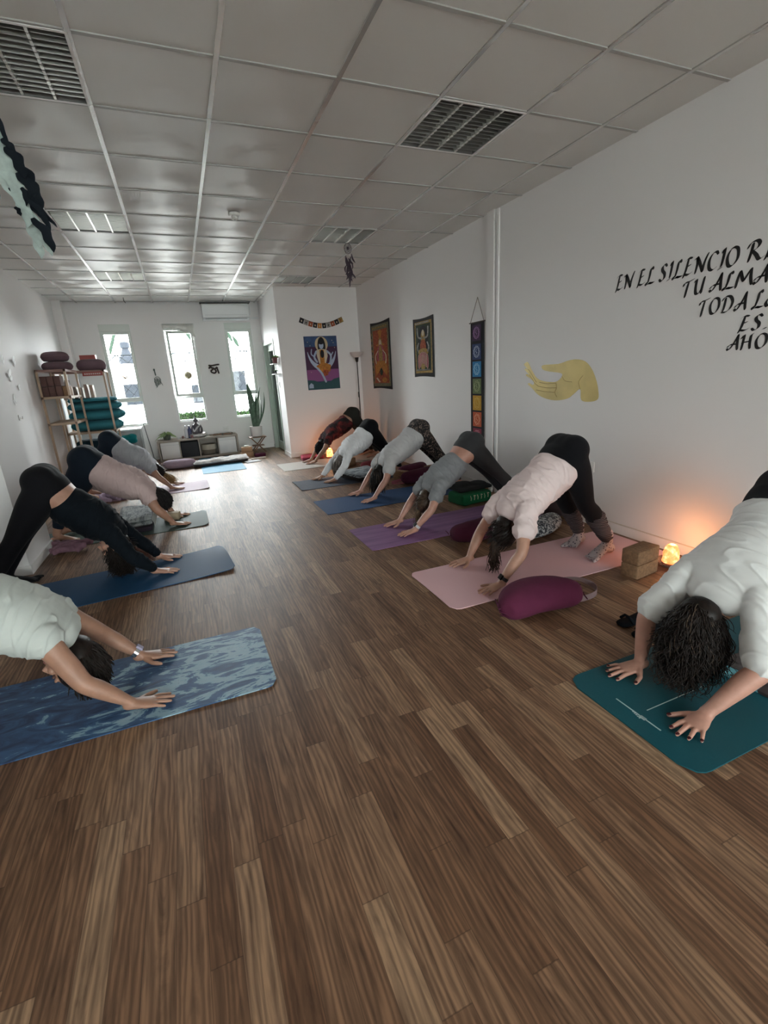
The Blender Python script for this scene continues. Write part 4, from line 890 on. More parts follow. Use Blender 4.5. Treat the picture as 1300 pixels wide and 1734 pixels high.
for (x1, y, z, ra, rb), w in zip([(-.97, 8.84, .747+.080, .19, .080), (-.92, 8.86, .747+.238, .20, .080), (-.93, 8.84, .747+.377, .20, .062), (-.97, 8.86, .747+.472, .19, .036)], ['bottom', 'second', 'third', 'top']):
    bolster((-1.60, y, z), (x1, y, z), ra, rb, TEAL, 'teal bolster on the wider rack, %s of the stack of four' % w, g)
# clear storage bin with teal blankets under the window
t = thing('storage_bin', (-.97, 9.45, 0), 'clear plastic storage bin under the left window', 'storage bin')
m = MB(); 
for a, b in [((-1.24, 9.25, 0), (-.74, 9.256, .66)), ((-1.24, 9.65, 0), (-.74, 9.656, .66)), ((-1.24, 9.25, 0), (-1.234, 9.65, .66)), ((-.746, 9.25, 0), (-.74, 9.65, .66)), ((-1.24, 9.25, 0), (-.74, 9.65, .006))]: m.box(a, b)
m.build('tub', mat('clear_plastic', (.62, .66, .66), .25, trans=.75), t, False); MB().rbox((-1.26, 9.23, .66), (-.72, 9.67, .69), .01).build('lid', mat('bin_lid', (.55, .58, .58), .3), t)
o = MB(); r_ = random.Random(2)
for i in range(9): o.ell((-1.15+.09*(i % 4), 9.18+r_.uniform(-.03, .03), .50+.055*(i//4)+r_.uniform(-.01, .01)), (.085, .075, .05), nu=12, nv=8)
o = remesh(o, 'crumpled_blanket', .012, fabric('blanket_teal', (.01, .20, .22)), None, 3); tag(o, 'bright teal crumpled blanket heaped in front of the clear bin', 'blanket')
st = MB().rbox((-1.3, 9.08, 0), (-.86, 9.24, .46), .02).build('storage_tub', mat('tub_dark', (.03, .05, .06), .6)); tag(st, 'dark low tub under the bright teal blanket, beside the rack', 'storage bin')
t = tag(MB().rbox((-1.62, 8.66, .221), (-1.06, 9.06, .60), .05).build('folded_bedding', fabric('bedding_navy', (.02, .05, .07))), 'dark navy folded bedding on the lower board of the wider rack', 'bedding')
# paper butterflies on the left wall
BW = mat('paper_white', (.96, .98, .98), .4)
for i, (y, z, s, tilt) in enumerate([(7.00, 1.73, .060, .5), (6.72, 1.565, .072, .4), (6.45, 1.47, .066, .6), (6.93, 1.44, .042, .2), (6.66, 1.30, .060, .8), (6.40, 1.27, .055, .1), (6.60, 1.73, .050, .4)]):
    mb = MB(); x0 = XL+.003; cy, cz = y, z
    for sg in (-1, 1):
        for (du, dv, lu, lv) in ((.55, .45, .55, .42), (.42, -.38, .40, .32)):
            P = []
            for a in np.linspace(0, 2*PI, 12, endpoint=False):
                u = sg*(du+lu*math.cos(a)*.9)*s; v = (dv+lv*math.sin(a)+.18*math.cos(a))*s
                yy = cy+u*math.cos(tilt)-v*math.sin(tilt); zz = cz+u*math.sin(tilt)+v*math.cos(tilt); P.append((x0+.012*abs(u)/s, yy, zz))
            n = 12; V = P+[(a+.0012, b, c_) for a, b, c_ in P]; mb.add(V, [tuple(range(n)), tuple(range(2*n-1, n-1, -1))]+[(k, (k+1) % n, n+(k+1) % n, n+k) for k in range(n)])
    mb.tube([(x0+.002, cy+.5*s*math.sin(tilt), cz-.5*s*math.cos(tilt)), (x0+.002, cy-.5*s*math.sin(tilt), cz+.5*s*math.cos(tilt))], .003, 5)
    o = mb.build('paper_butterfly', BW); tag(o, 'white paper butterfly, left wall, '+['highest, nearest the racks', 'second highest in the flight', 'large, low on the side nearest the camera', 'small one in the middle right', 'lower right, below the small one', 'lowest', 'high up, cut by the left edge of the photo'][i], 'butterfly decoration', 'paper butterflies')
t = thing('wall_hook', (XL, 6.68, 1.10), 'small white adhesive hook low on the left wall below the butterflies', 'hook'); MB().rbox((XL, 6.65, 1.08), (XL+.008, 6.71, 1.14), .003).build('plate', mat('plastic_white'), t); MB().tube([(XL+.008, 6.68, 1.105), (XL+.03, 6.68, 1.095), (XL+.032, 6.68, 1.12)], .004).build('prong', mat('chrome'), t)

# ================================================================ YOGA MATS
def yoga_mat(x0, x1, y0, y1, m, label, rot=0, curl=None, r=.05, th=.005, piv=None):
    """curl = (end, length, height): end -1/+1 lifts that end"""
    t = MB(); nx, ny = 70, 12; V = []
    def Z(s, v):
        if not curl: return 0
        e, L, h = curl; d = (x1-x0)*(s if e < 0 else 1-s)
        if d > L: return 0
        q = 1-d/L; return h*q*q*(.35+.65*abs(math.sin(PI*(v-.02)*.9)))
    for face in (0, 1):
        for i in range(nx+1):
            s = i/nx; x = x0+(x1-x0)*s; dx = min(x-x0, x1-x); ins = r-math.sqrt(max(0, r*r-(r-dx)**2)) if dx < r else 0
            for j in range(ny+1):
                v = j/ny; y = y0+ins+(y1-y0-2*ins)*v; V.append((x, y, .001+Z(s, v)+(th if face else 0)))
    F = []; k = (nx+1)*(ny+1); q = ny+1
    # finer end rows
    for i in range(nx):
        for j in range(ny):
            a = i*q+j; F.append((a, a+1, a+q+1, a+q)); F.append((k+a, k+a+q, k+a+q+1, k+a+1))
    for i in range(nx): F.append((i*q, (i+1)*q, k+(i+1)*q, k+i*q)); F.append((i*q+ny, k+i*q+ny, k+(i+1)*q+ny, (i+1)*q+ny))
    for j in range(ny): F.append((j, k+j, k+j+1, j+1)); F.append((nx*q+j, nx*q+j+1, k+nx*q+j+1, k+nx*q+j))
    px, py = piv or ((x0+x1)/2, (y0+y1)/2); c_, s_ = math.cos(rot), math.sin(rot)
    V = [(px+(x-px)*c_-(y-py)*s_, py+(x-px)*s_+(y-py)*c_, z) for x, y, z in V]
    o = t.add(V, F).build('yoga_mat', m, None, True, 50); return tag(o, label, 'yoga mat', 'yoga mats laid across the floor')
def rub(name, col, **k): return mat(name, col, .62, bump=.15, bscale=260, spec=.22, **k)
def marble_mat():
    m = mat('mat_marble', rough=.55); N = NT(m); b = N.n['Principled BSDF']; tc = N.new('ShaderNodeTexCoord'); mp = N.new('ShaderNodeMapping'); mp.inputs['Scale'].default_value = (2.2, 6.5, 1); N.l.new(tc.outputs['Object'], mp.inputs[0])
    a = N.noise(mp.outputs[0], 1.9, 10, .66, 1.5); sep = N.new('ShaderNodeSeparateXYZ'); N.l.new(tc.outputs['Object'], sep.inputs[0])
    # more pale foam toward the aisle end of this print
    g = N.math('MULTIPLY', N.math('ADD', sep.outputs[0], .42), .13); a2 = N.math('ADD', a, g)
    N.l.new(N.ramp(a2, [(.34, (.016, .036, .095)), (.46, (.032, .085, .19)), (.535, (.045, .115, .24)), (.555, (.24, .40, .50)), (.66, (.32, .46, .54)), (.69, (.06, .14, .27))]), b.inputs['Base Color'])
    return m
def streak_mat():
    m = mat('mat_purple', rough=.6); N = NT(m); b = N.n['Principled BSDF']; tc = N.new('ShaderNodeTexCoord'); mp = N.new('ShaderNodeMapping'); mp.inputs['Scale'].default_value = (1.2, 9, 1); N.l.new(tc.outputs['Object'], mp.inputs[0])
    N.l.new(N.ramp(N.noise(mp.outputs[0], 1.6, 4), [(.3, (.14, .055, .17)), (.7, (.27, .125, .28))]), b.inputs['Base Color']); return m
tealm = yoga_mat(1.385, 3.10, .785, 1.385, rub('mat_teal', (.008, .082, .105)), 'dark teal yoga mat with a thin white alignment line, nearest right', r=.07)
MW = mat('mat_print_white', (.45, .55, .55), .6)
m = MB(); m.box((1.52, 1.083, .0062), (1.86, 1.087, .0066)); m.box((1.468, .985, .0062), (1.474, 1.19, .0066)); 
for q in range(5): m.box((1.456+.002*q, 1.065+.009*q, .0062), (1.462+.002*q, 1.071+.009*q, .0066))
m.box((1.462, 1.05, .0062), (1.478, 1.075, .0066)); m.build('alignment_print', MW, tealm, False)
yoga_mat(1.275, 3.06, 2.165, 2.775, rub('mat_pink', (.72, .46, .49)), 'pale pink yoga mat under the woman in black leggings and patterned socks', curl=(-1, .09, .006))
yoga_mat(1.22, 2.98, 3.325, 3.93, streak_mat(), 'mottled purple yoga mat, second from the camera among the darker right-hand mats', r=.01)
yoga_mat(1.20, 2.96, 4.525, 5.13, rub('mat_blue', (.022, .070, .18)), 'plain dark blue yoga mat in the right row under the patterned leggings', r=.01)
yoga_mat(1.215, 2.95, 5.745, 6.33, rub('mat_grey_blue', (.055, .070, .10)), 'slate grey yoga mat in the right row under the woman in a white long-sleeved top', r=.01, curl=(-1, .12, .012))
yoga_mat(1.29, 3.02, 7.19, 7.88, rub('mat_white', (.50, .47, .43)), 'off-white yoga mat farthest in the right row, by the alcove wall', r=.01)
yoga_mat(-1.60, .205, 1.95, 2.55, marble_mat(), 'blue and white marbled yoga mat nearest on the left', r=.05)
yoga_mat(-1.52, .15, 3.50, 4.10, rub('mat_navy', (.016, .070, .165)), 'navy yoga mat in the left row under the woman all in black', rot=math.radians(6), curl=(1, .45, .035), r=.06, piv=(.15, 3.82))
yoga_mat(-1.62, .06, 4.86, 5.46, rub('mat_green', (.045, .075, .065)), 'dark green yoga mat in the left row under the pale pink shirt', curl=(1, .30, .02), r=.06)
yoga_mat(-1.30, .165, 6.67, 7.28, rub('mat_lilac', (.36, .25, .32)), 'lilac pink yoga mat in the left row, farthest and curled up at its end', curl=(1, .25, .03), r=.04)
yoga_mat(-.86, .86, -.335, .335, rub('mat_turquoise', (.05, .20, .32)), 'turquoise yoga mat lying lengthwise in front of the console', rot=PI/2, r=.01, piv=(0, 0)).location = (.47, 8.70, 0)

# ================================================================ PROPS ON THE FLOOR
def crescent_bolster(c, rx, ry, h, rot, m, label, bend=.30, res=.009):
    """kidney-shaped meditation cushion with a gathered end"""
    t = thing('meditation_cushion', (c[0], c[1], 0), label, 'cushion'); P = []; n = 15
    for i in range(n):
        s = i/(n-1)*2-1; x = s*rx*.78; y = -bend*ry*(1-s*s)*1.0+bend*ry*.6; P.append((x, y))
    mb = MB(); k = [math.sqrt(max(.25, 1-(abs(i/(n-1)*2-1)**2.6)*.55)) for i in range(n)]
    c_, s_ = math.cos(rot), math.sin(rot)
    pts = [(c[0]+x*c_-y*s_, c[1]+x*s_+y*c_, h/2) for x, y in P]
    mb.tube(pts, [ry*.86*q for q in k], 28, lat=(-s_, c_, 0), rb=[h/2*(.62+.42*q) for q in k])
    mb.v = [(x, y, max(z, .004)) for x, y, z in mb.v]
    o = remesh(mb, 'cover', res, m, t, 8, None, lambda p: .0022*noise.noise(Vector((p[0]*16, p[1]*16, p[2]*22))))
    # pleats at both ends
    for e, (x, y) in ((-1, P[0]), (1, P[-1])):
        pl = MB()
        for q in range(-2, 3):
            a = q*.55; L = []
            for r in (.02, .05, .075):
                lx = x+e*(.045+ry*.34-r*.35); ly = y+math.sin(a)*r; lz = h/2+math.cos(a)*r*.0+q*.012
                L.append((c[0]+lx*c_-ly*s_, c[1]+lx*s_+ly*c_, lz))
            pl.tube(L, .0035, 5)
        pl.build('pleats', m, t)
    return t
crescent_bolster((1.695, 1.945), .24, .155, .180, math.radians(-4), fabric('cushion_wine', (.105, .020, .050)), 'wine-coloured kidney-shaped cushion in front of the pale pink mat', -.42, .006)
crescent_bolster((2.12, 3.16), .28, .16, .155, math.radians(12), MAR, 'dark maroon kidney-shaped cushion on the edge of the purple mat', .3)
crescent_bolster((2.66, 5.32), .27, .15, .17, math.radians(18), MAR, 'maroon kidney-shaped cushion beside the cork blocks behind the blue mat', .3)
crescent_bolster((2.80, 5.78), .25, .14, .15, math.radians(20), MAR, 'maroon cushion beyond the cork blocks, at the back edge of the slate mat', .3)
crescent_bolster((2.55, 6.62), .24, .12, .11, math.radians(15), fabric('cushion_red', (.20, .035, .045)), 'brighter red small cushion beyond the folded marbled blanket', .3)
def block(x, y, z, rz, label, group='cork yoga blocks', sx=.23, sy=.12, sz=.09, m=CORK):
    o = MB().rbox((x-sx/2, y-sy/2, z), (x+sx/2, y+sy/2, z+sz), .012, rz).build('yoga_block', m); return tag(o, label, 'yoga block', group)
block(2.605, 2.03, .001, math.radians(8), 'cork yoga block on the floor beside the salt lamp, lower of the two'); block(2.61, 2.035, .0925, math.radians(8), 'cork yoga block beside the salt lamp, upper of the two')
block(2.52, 5.56, .001, math.radians(-60), 'cork block standing by the maroon cushions at the blue mat, nearer one', sz=.12, sy=.09); block(2.93, 5.47, .001, math.radians(10), 'cork block by the maroon cushions under the patterned leggings, right one', sz=.16, sy=.09)
block(2.25, 6.98, .001, math.radians(25), 'cork block on the floor behind the woman in the white top', sz=.12); block(2.98, 4.45, .001, 0.2, 'cork block beside the right wall at the foot of the blue mat')
block(-.28, 5.30, .007, math.radians(-14), 'pale cork block standing between the hands on the green mat', sx=.15, sy=.10, sz=.075, m=mat('cork_pale', (.42, .33, .22), .8, bump=.2, bscale=80))
block(.98, 9.18, .001, .1, 'wooden-coloured block by the plant stand, lower of two', m=mat('cork_light', (.36, .21, .12), .8, bump=.2, bscale=80)); block(.99, 9.20, .092, .05, 'wooden-coloured block by the plant stand, upper of two', sx=.19, m=MATS['cork_light'])
tag(MB().ell((.97, 9.19, .197), (.04, .025, .014)).ell((1.02, 9.21, .195), (.025, .02, .012)).build('white_shell', mat('shell', (.7, .66, .6), .4)), 'white shell lying on the block pile by the plant stand', 'shell')
tag(MB().rbox((1.10, 8.98, .001), (1.30, 9.10, .06), .02).build('eye_pillow', MAR), 'small maroon pillow on the floor beside the blocks at the plant stand', 'cushion')
tag(MB().rbox((1.00, 8.72, .001), (1.26, 8.80, .022), .006, math.radians(12)).build('folded_strap', mat('strap_cream', (.52, .45, .40), .8)), 'cream folded strap on the floor at the end of the rolled blanket', 'strap')
# lilac bolster and blanket roll in front of the console
crescent_bolster((-.20, 8.76), .26, .17, .15, math.radians(-6), fabric('cushion_lilac', (.34, .26, .32)), 'lilac cushion at the left end of the long folded blanket near the console', .12)
def slab_blanket(pts_outline, z0, z1, m, name, label, fold=3, seed=1, cat='blanket', rows=None, amp=.008, parent=None):
    """folded blanket: stacked layers with soft wavy edges"""
    r = random.Random(seed); t = thing(name, (pts_outline[0][0], pts_outline[0][1], 0), label, cat); a, b, c_, d = [np.array(p, float) for p in pts_outline]; hh = (z1-z0)/fold
    for k in range(fold):
        mb = MB(); n, w = 26, 12; V = []; sh = r.uniform(-.012, .012); zz = z0+k*hh
        for face in (0, 1):
            for i in range(n+1):
                for j in range(w+1):
                    s, v = i/n, j/w; p = (a*(1-s)+b*s)*(1-v)+(d*(1-s)+c_*s)*v; e = min(s, 1-s, v, 1-v); rd = min(1, e*14)**.5
                    z = zz+hh*.5+(hh*.5*rd if face else -hh*.5*rd)
                    if k == fold-1 and face: z += amp*noise.noise(Vector((p[0]*9, p[1]*9, seed)))+amp*.5
                    V.append((p[0]+sh+.006*math.sin(v*9+k), p[1]+.006*math.sin(s*12+k*2), max(z, z0+.001)))
        K = (n+1)*(w+1); q = w+1; F = []
        for i in range(n):
            for j in range(w): x = i*q+j; F.append((x, x+1, x+q+1, x+q)); F.append((K+x, K+x+q, K+x+q+1, K+x+1))
        for i in range(n): F.append((i*q, (i+1)*q, K+(i+1)*q, K+i*q)); F.append((i*q+w, K+i*q+w, K+(i+1)*q+w, (i+1)*q+w))
        for j in range(w): F.append((j, K+j, K+j+1, j+1)); F.append((n*q+j, n*q+j+1, K+n*q+j+1, K+n*q+j))
        mb.add(V, F).build('fold', m if not isinstance(m, list) else m[k % len(m)], t)
    return t
def tie_dye(name, c1, c2, sc=(4, 14, 4), rg=0):
    m = mat(name, rough=.9); N = NT(m); b = N.n['Principled BSDF']; tc = N.new('ShaderNodeTexCoord'); mp = N.new('ShaderNodeMapping'); mp.inputs['Scale'].default_value = sc; mp.inputs['Rotation'].default_value = (0, 0, rg); N.l.new(tc.outputs['Object'], mp.inputs[0])
    n = N.noise(mp.outputs[0], 2.2, 5, .6, 1.2); N.l.new(N.ramp(n, [(.42, c1), (.54, c2)]), b.inputs['Base Color']); N.l.new(N.bump(n, .25, .01), b.inputs['Normal']); return m
DK = mat('blanket_brown', (.05, .035, .035), .95, bump=.3, bscale=70, var=.3, vscale=40)
slab_blanket([(.02, 8.52), (.94, 8.60), (.94, 9.0), (.02, 8.88)], .007, .075, [DK, tie_dye('blanket_pale', (.35, .33, .33), (.55, .52, .50))], 'long_folded_blanket', 'long dark blanket with pale top folded across the turquoise mat', 2, 3, amp=.03)
tag(MB().rbox((.86, 8.42, .001), (1.12, 8.62, .012), .004, .2).build('white_cloth', mat('cloth_white', (.60, .60, .62), .8)), 'thin pale cloth on the floor by the end of the turquoise mat', 'cloth')
slab_blanket([(1.84, 6.30), (1.98, 5.72), (2.44, 5.86), (2.40, 6.50)], .007, .075, [DK, DK, tie_dye('blanket_marble', (.06, .08, .10), (.36, .40, .43), (3, 12, 3), .9)], 'folded_blanket', 'folded blue-grey marbled blanket on the slate mat', 3, 4, amp=.01)
slab_blanket([(-.80, 5.70), (-.76, 4.98), (-.46, 5.02), (-.50, 5.66)], .05, .13, tie_dye('blanket_greywave', (.16, .18, .19), (.40, .43, .43), (12, 3, 3)), 'folded_blanket', 'grey striped folded blanket beside the green mat on the left', 2, 5, amp=.012)
t = tag(MB().rbox((-.78, 4.97, .007), (-.46, 5.62, .052), .02).build('seat_cushion', fabric('cushion_dark', (.035, .028, .04))), 'dark flat cushion under the grey striped blanket on the left', 'cushion')
o = MB()
for k in range(16): o.tube([(-.455+.0*k, 5.03+k*.038, .11), (-.44, 5.03+k*.038, .07), (-.437, 5.035+k*.038, .03)], .003, 4)
o = o.build('blanket_fringe', mat('fringe', (.4, .4, .38), .9), bpy.data.objects.get('folded_blanket.001'))
def strap(pts, w, m, label, name='yoga_strap', up=(0, 0, 1), cat='strap'):
    P = catmull(pts, 7); mb = MB(); n = len(P); V = []
    for i in range(n):
        t_ = P[min(i+1, n-1)][:3]-P[max(i-1, 0)][:3]; t_ /= np.linalg.norm(t_); an = P[i][3]
        s = np.cross(t_, [0, 0, 1]); s /= np.linalg.norm(s)+1e-9; u = np.cross(s, t_); wv = s*math.cos(an)+u*math.sin(an); nn = np.cross(t_, wv)
        for a, b in ((-1, -1), (1, -1), (1, 1), (-1, 1)): V.append(P[i][:3]+wv*w/2*a+nn*.0015*b)
    F = [(i*4+j, i*4+(j+1) % 4, (i+1)*4+(j+1) % 4, (i+1)*4+j) for i in range(n-1) for j in range(4)]+[(3, 2, 1, 0), ((n-1)*4, (n-1)*4+1, (n-1)*4+2, (n-1)*4+3)]
    mb.add(V, F); o = mb.build(name, m, None, True, 60); return tag(o, label, cat)
v = PI/2
strap([(1.86, 2.24, .022, v), (1.93, 2.18, .024, v), (2.0, 2.13, .03, v*.9), (1.97, 2.06, .035, v*.8), (1.90, 2.10, .022, v), (1.93, 2.16, .022, v), (2.03, 2.13, .04, v*.8), (2.12, 2.08, .05, v*.6), (2.17, 2.00, .03, v), (2.12, 1.92, .022, v), (2.0, 1.90, .022, v), (1.93, 1.93, .022, v)], .038, mat('strap_rose', (.26, .18, .19), .85, bump=.4, bscale=200), 'dusty rose yoga strap coiled behind the wine-coloured cushion')
strap([(2.30, 5.40, .02, v), (2.42, 5.42, .03, v*.8), (2.50, 5.36, .04, v*.6), (2.42, 5.30, .02, .2), (2.30, 5.36, .015, .1)], .04, fabric('strap_pink', (.42, .14, .18)), 'pink strap lying between the blue mat and the maroon cushion')
# patterned cushion + dark bag behind the pink mat
def spotted(name, c1, c2, sc, th=.5):
    m = mat(name, rough=.9); N = NT(m); b = N.n['Principled BSDF']; tc = N.new('ShaderNodeTexCoord'); n = N.noise(tc.outputs['Object'], sc, 2, .5, 1.5); N.l.new(N.ramp(n, [(th-.02, c1), (th+.02, c2)]), b.inputs['Base Color']); return m
crescent_bolster((2.60, 2.98), .30, .13, .13, math.radians(20), spotted('print_monochrome', (.03, .035, .045), (.40, .41, .42), 34, .5), 'black and white printed cushion behind the pale pink mat', .3)
mb = MB(); mb.tube(catmull([(2.86, 3.40, .10), (2.96, 3.30, .12), (3.03, 3.20, .09)], 4), [.09]*8+[.07], 14, rb=[.12]*9); o = remesh(mb, 'rolled_bag', .01, fabric('bag_dark', (.035, .025, .028)), None, 3, None, lambda p: .004*noise.noise(Vector(p)*18)); tag(o, 'dark soft bag by the right wall behind the printed cushion', 'bag')
# green bag with pale print + dark folded jacket
t = thing('fabric_bag', (2.66, 4.12, 0), 'green fabric bag with pale lettering behind the purple mat', 'bag')
mb = MB().rbox((2.47, 4.02, .002), (2.86, 4.30, .12), .03, .12); o = remesh(mb, 'bag_body', .01, fabric('bag_green', (.01, .10, .04)), t, 4, None, lambda p: .006*noise.noise(Vector(p)*14))
m = MB()
for k in range(6):
    x = 2.58+k*.045; y = 3.998+.0055*k-.0; m.tube([(x, y+.012, .10), (x+.008, y+.010, .075), (x+.004, y+.008, .055)], .004, 5)
    if k % 2: m.tube([(x, y+.012, .10), (x+.018, y+.012, .095)], .004, 5)
m.build('pale_print', mat('print_cream'), t)
o = remesh(MB().rbox((2.50, 4.10, .125), (2.92, 4.36, .165), .018, .05).ell((2.62, 4.25, .175), (.13, .08, .03)).ell((2.80, 4.22, .172), (.10, .09, .022)), 'folded_jacket', .01, fabric('jacket_dark', (.02, .022, .022)), None, 3, None, lambda p: .006*noise.noise(Vector(p)*12)); tag(o, 'dark folded jacket lying on top of the green bag', 'jacket')
# cream towel, red lamp corner things
slab_blanket([(2.50, 7.30), (2.95, 7.15), (3.02, 7.10), (2.62, 7.16)], .007, .03, mat('cloth_cream', (.50, .42, .36), .9), 'folded_towel', 'cream folded towel across the back of the off-white mat', 1, 8)
slab_blanket([(1.74, 7.93), (2.12, 7.92), (2.20, 8.24), (1.80, 8.30)], .001, .055, fabric('cloth_pink', (.42, .07, .12)), 'folded_cloth', 'raspberry pink folded cloth beyond the off-white mat by the alcove wall', 2, 9, amp=.012)
tag(remesh(MB().rbox((2.58, 8.02, .001), (2.98, 8.22, .10), .03), 'dark_bag', .012, fabric('bag_brown', (.08, .035, .035)), None, 3), 'dark red-brown bag on the floor in the alcove corner', 'bag')
# salt lamps
def salt_lamp(x, y, label, h=.115, r=.042, seed=1, strength=7):
    t = thing('salt_lamp', (x, y, 0), label, 'lamp', 'glowing salt lamps'); ms = mat('salt_glow_%d' % seed, (.8, .3, .12), .5, emit=(1, .24, .06), estr=strength); N = NT(ms); b = N.n['Principled BSDF']
    tc = N.new('ShaderNodeTexCoord'); n = N.noise(tc.outputs['Object'], 28, 4, .6); N.l.new(N.ramp(n, [(.3, (.75, .10, .02)), (.50, (1, .22, .06)), (.68, (1, .50, .26))]), b.inputs['Emission Color'])
    MB().lathe((x, y, 0), [(r*1.0, 0), (r*1.05, .004), (r*.98, .016), (r*.9, .018)], 20).build('base', mat('carved_wood'), t)
    mb = MB(); prof = catmull([(.02, 0), (.95, .02), (1, .2), (.97, .5), (.85, .75), (.55, .94), (.05, 1.0)], 3); mb.lathe((x, y, .018), [(max(.002, p*r), q*h) for p, q in prof], 20)
    mb.v = [(x+(a-x)*(1+.18*noise.noise(Vector((a*30, b_*30, c_*30+seed)))), y+(b_-y)*(1+.18*noise.noise(Vector((a*30+9, b_*30, c_*30)))), c_) for a, b_, c_ in mb.v]
    mb.build('salt_crystal', ms, t, True, 180)
    l = bpy.data.lights.new('salt_lamp_bulb', 'POINT'); l.energy = strength*.9; l.color = (1, .42, .16); l.shadow_soft_size = .012; lo = bpy.data.objects.new('salt_lamp_bulb', l); C.objects.link(lo); lo.location = (x+.01, y, .018+h+.016); lo.parent = t; lo.matrix_parent_inverse = Matrix.Translation(-t.location)
    return t
salt_lamp(2.885, 2.02, 'glowing orange salt lamp beside the two stacked cork blocks', .135, .050, 1, 2.4)
salt_lamp(2.24, 7.95, 'orange salt lamp glowing in the alcove behind the farthest woman', .15, .058, 2, 3.4)
t = thing('glass_dish', (2.90, 2.0, 0), 'clear shallow glass dish around the foot of the near salt lamp', 'dish')
MB().lathe((2.895, 2.01, .001), [(.075, 0), (.085, .004), (.10, .03), (.097, .03), (.08, .008), (.052, .006)], 28).build('bowl', mat('clear_glass_dish', (.8, .75, .7), .08, trans=.9), t)
strap([(2.98, 1.93, .02, v), (3.05, 1.95, .05, v), (3.05, 1.86, .04, v), (3.0, 1.80, .01, v), (3.08, 1.7, .01, v)], .006, mat('cable_cream'), 'thin lamp flex looping beside the near salt lamp', 'lamp_cable', cat='cable')
# dark sandals by the teal mat, grey rug with turquoise border
for k, (x, y, s) in enumerate([(1.99, 1.48, 0), (2.02, 1.60, .15)]):
    t = thing('sandal', (x, y, 0), 'black sandal on the floor beyond the teal mat, %s' % ('nearer one' if k == 0 else 'farther one'), 'sandal', 'pair of black sandals')
    mb = MB(); mb.tube(catmull([(x-.06, y, .012), (x, y+.003, .012), (x+.08, y+.01, .018), (x+.17, y+.02, .02)], 4), [.03, .036, .04, .042, .04, .036, .032, .030, .030, .030, .032, .032, .026], 12, lat=(0, 1, 0), rb=[.011]*13); mb.build('sole', BLK, t)
    MB().tube([(x-.01, y-.04, .02), (x-.015, y-.01, .045), (x-.012, y+.02, .045), (x-.01, y+.045, .02)], .008, 8).build('strap', BLK, t)
t = slab_blanket([(2.06, .40), (3.05, .25), (3.09, 1.12), (2.06, 1.16)], .007, .03, mat('rug_grey', (.10, .085, .085), .95, bump=.4, bscale=90, var=.35, vscale=50), 'folded_blanket', 'grey brown blanket with a turquoise patterned border on the teal mat', 2, 11, amp=.004)
o = MB(); o.add([(2.00, .40, .008), (2.062, .40, .008), (2.062, 1.17, .008), (2.00, 1.17, .008), (2.00, .40, .020), (2.062, .40, .022), (2.062, 1.17, .022), (2.00, 1.17, .020)], [(0, 3, 2, 1), (4, 5, 6, 7), (0, 1, 5, 4), (1, 2, 6, 5), (2, 3, 7, 6), (3, 0, 4, 7)]); o.build('patterned_border', spotted('border_print', (.04, .03, .03), (.12, .36, .42), 16, .5), t)
# scarf bundle by the pier, lilac cloth further back
mb = MB(); r_ = random.Random(12)
for k in range(7):
    a = [(-1.22+r_.uniform(-.04, .28), 4.62+r_.uniform(-.02, .25), .03+r_.uniform(0, .05)) for _ in range(4)]; P = catmull(a, 5); mb.tube(P, [.028]*len(P), 8, rb=[.014]*len(P))
o = remesh(mb, 'crumpled_scarf', .007, fabric('scarf_pink', (.24, .13, .17), .5), None, 2, None, lambda p: .003*noise.noise(Vector(p)*40)); tag(o, 'dusty pink crumpled scarf on the floor by the left pier', 'scarf')
mb = MB()
for k in range(6):
    a = [(-1.12+r_.uniform(0, .30), 6.62+r_.uniform(-.05, .30), .02+r_.uniform(0, .06)) for _ in range(4)]; P = catmull(a, 5); mb.tube(P, [.04]*len(P), 8, rb=[.02]*len(P))
o = remesh(mb, 'crumpled_cloth', .009, fabric('cloth_lilac', (.50, .38, .50)), None, 2, None, lambda p: .003*noise.noise(Vector(p)*40)); tag(o, 'lilac crumpled cloth on the floor behind the pale pink shirt', 'cloth')
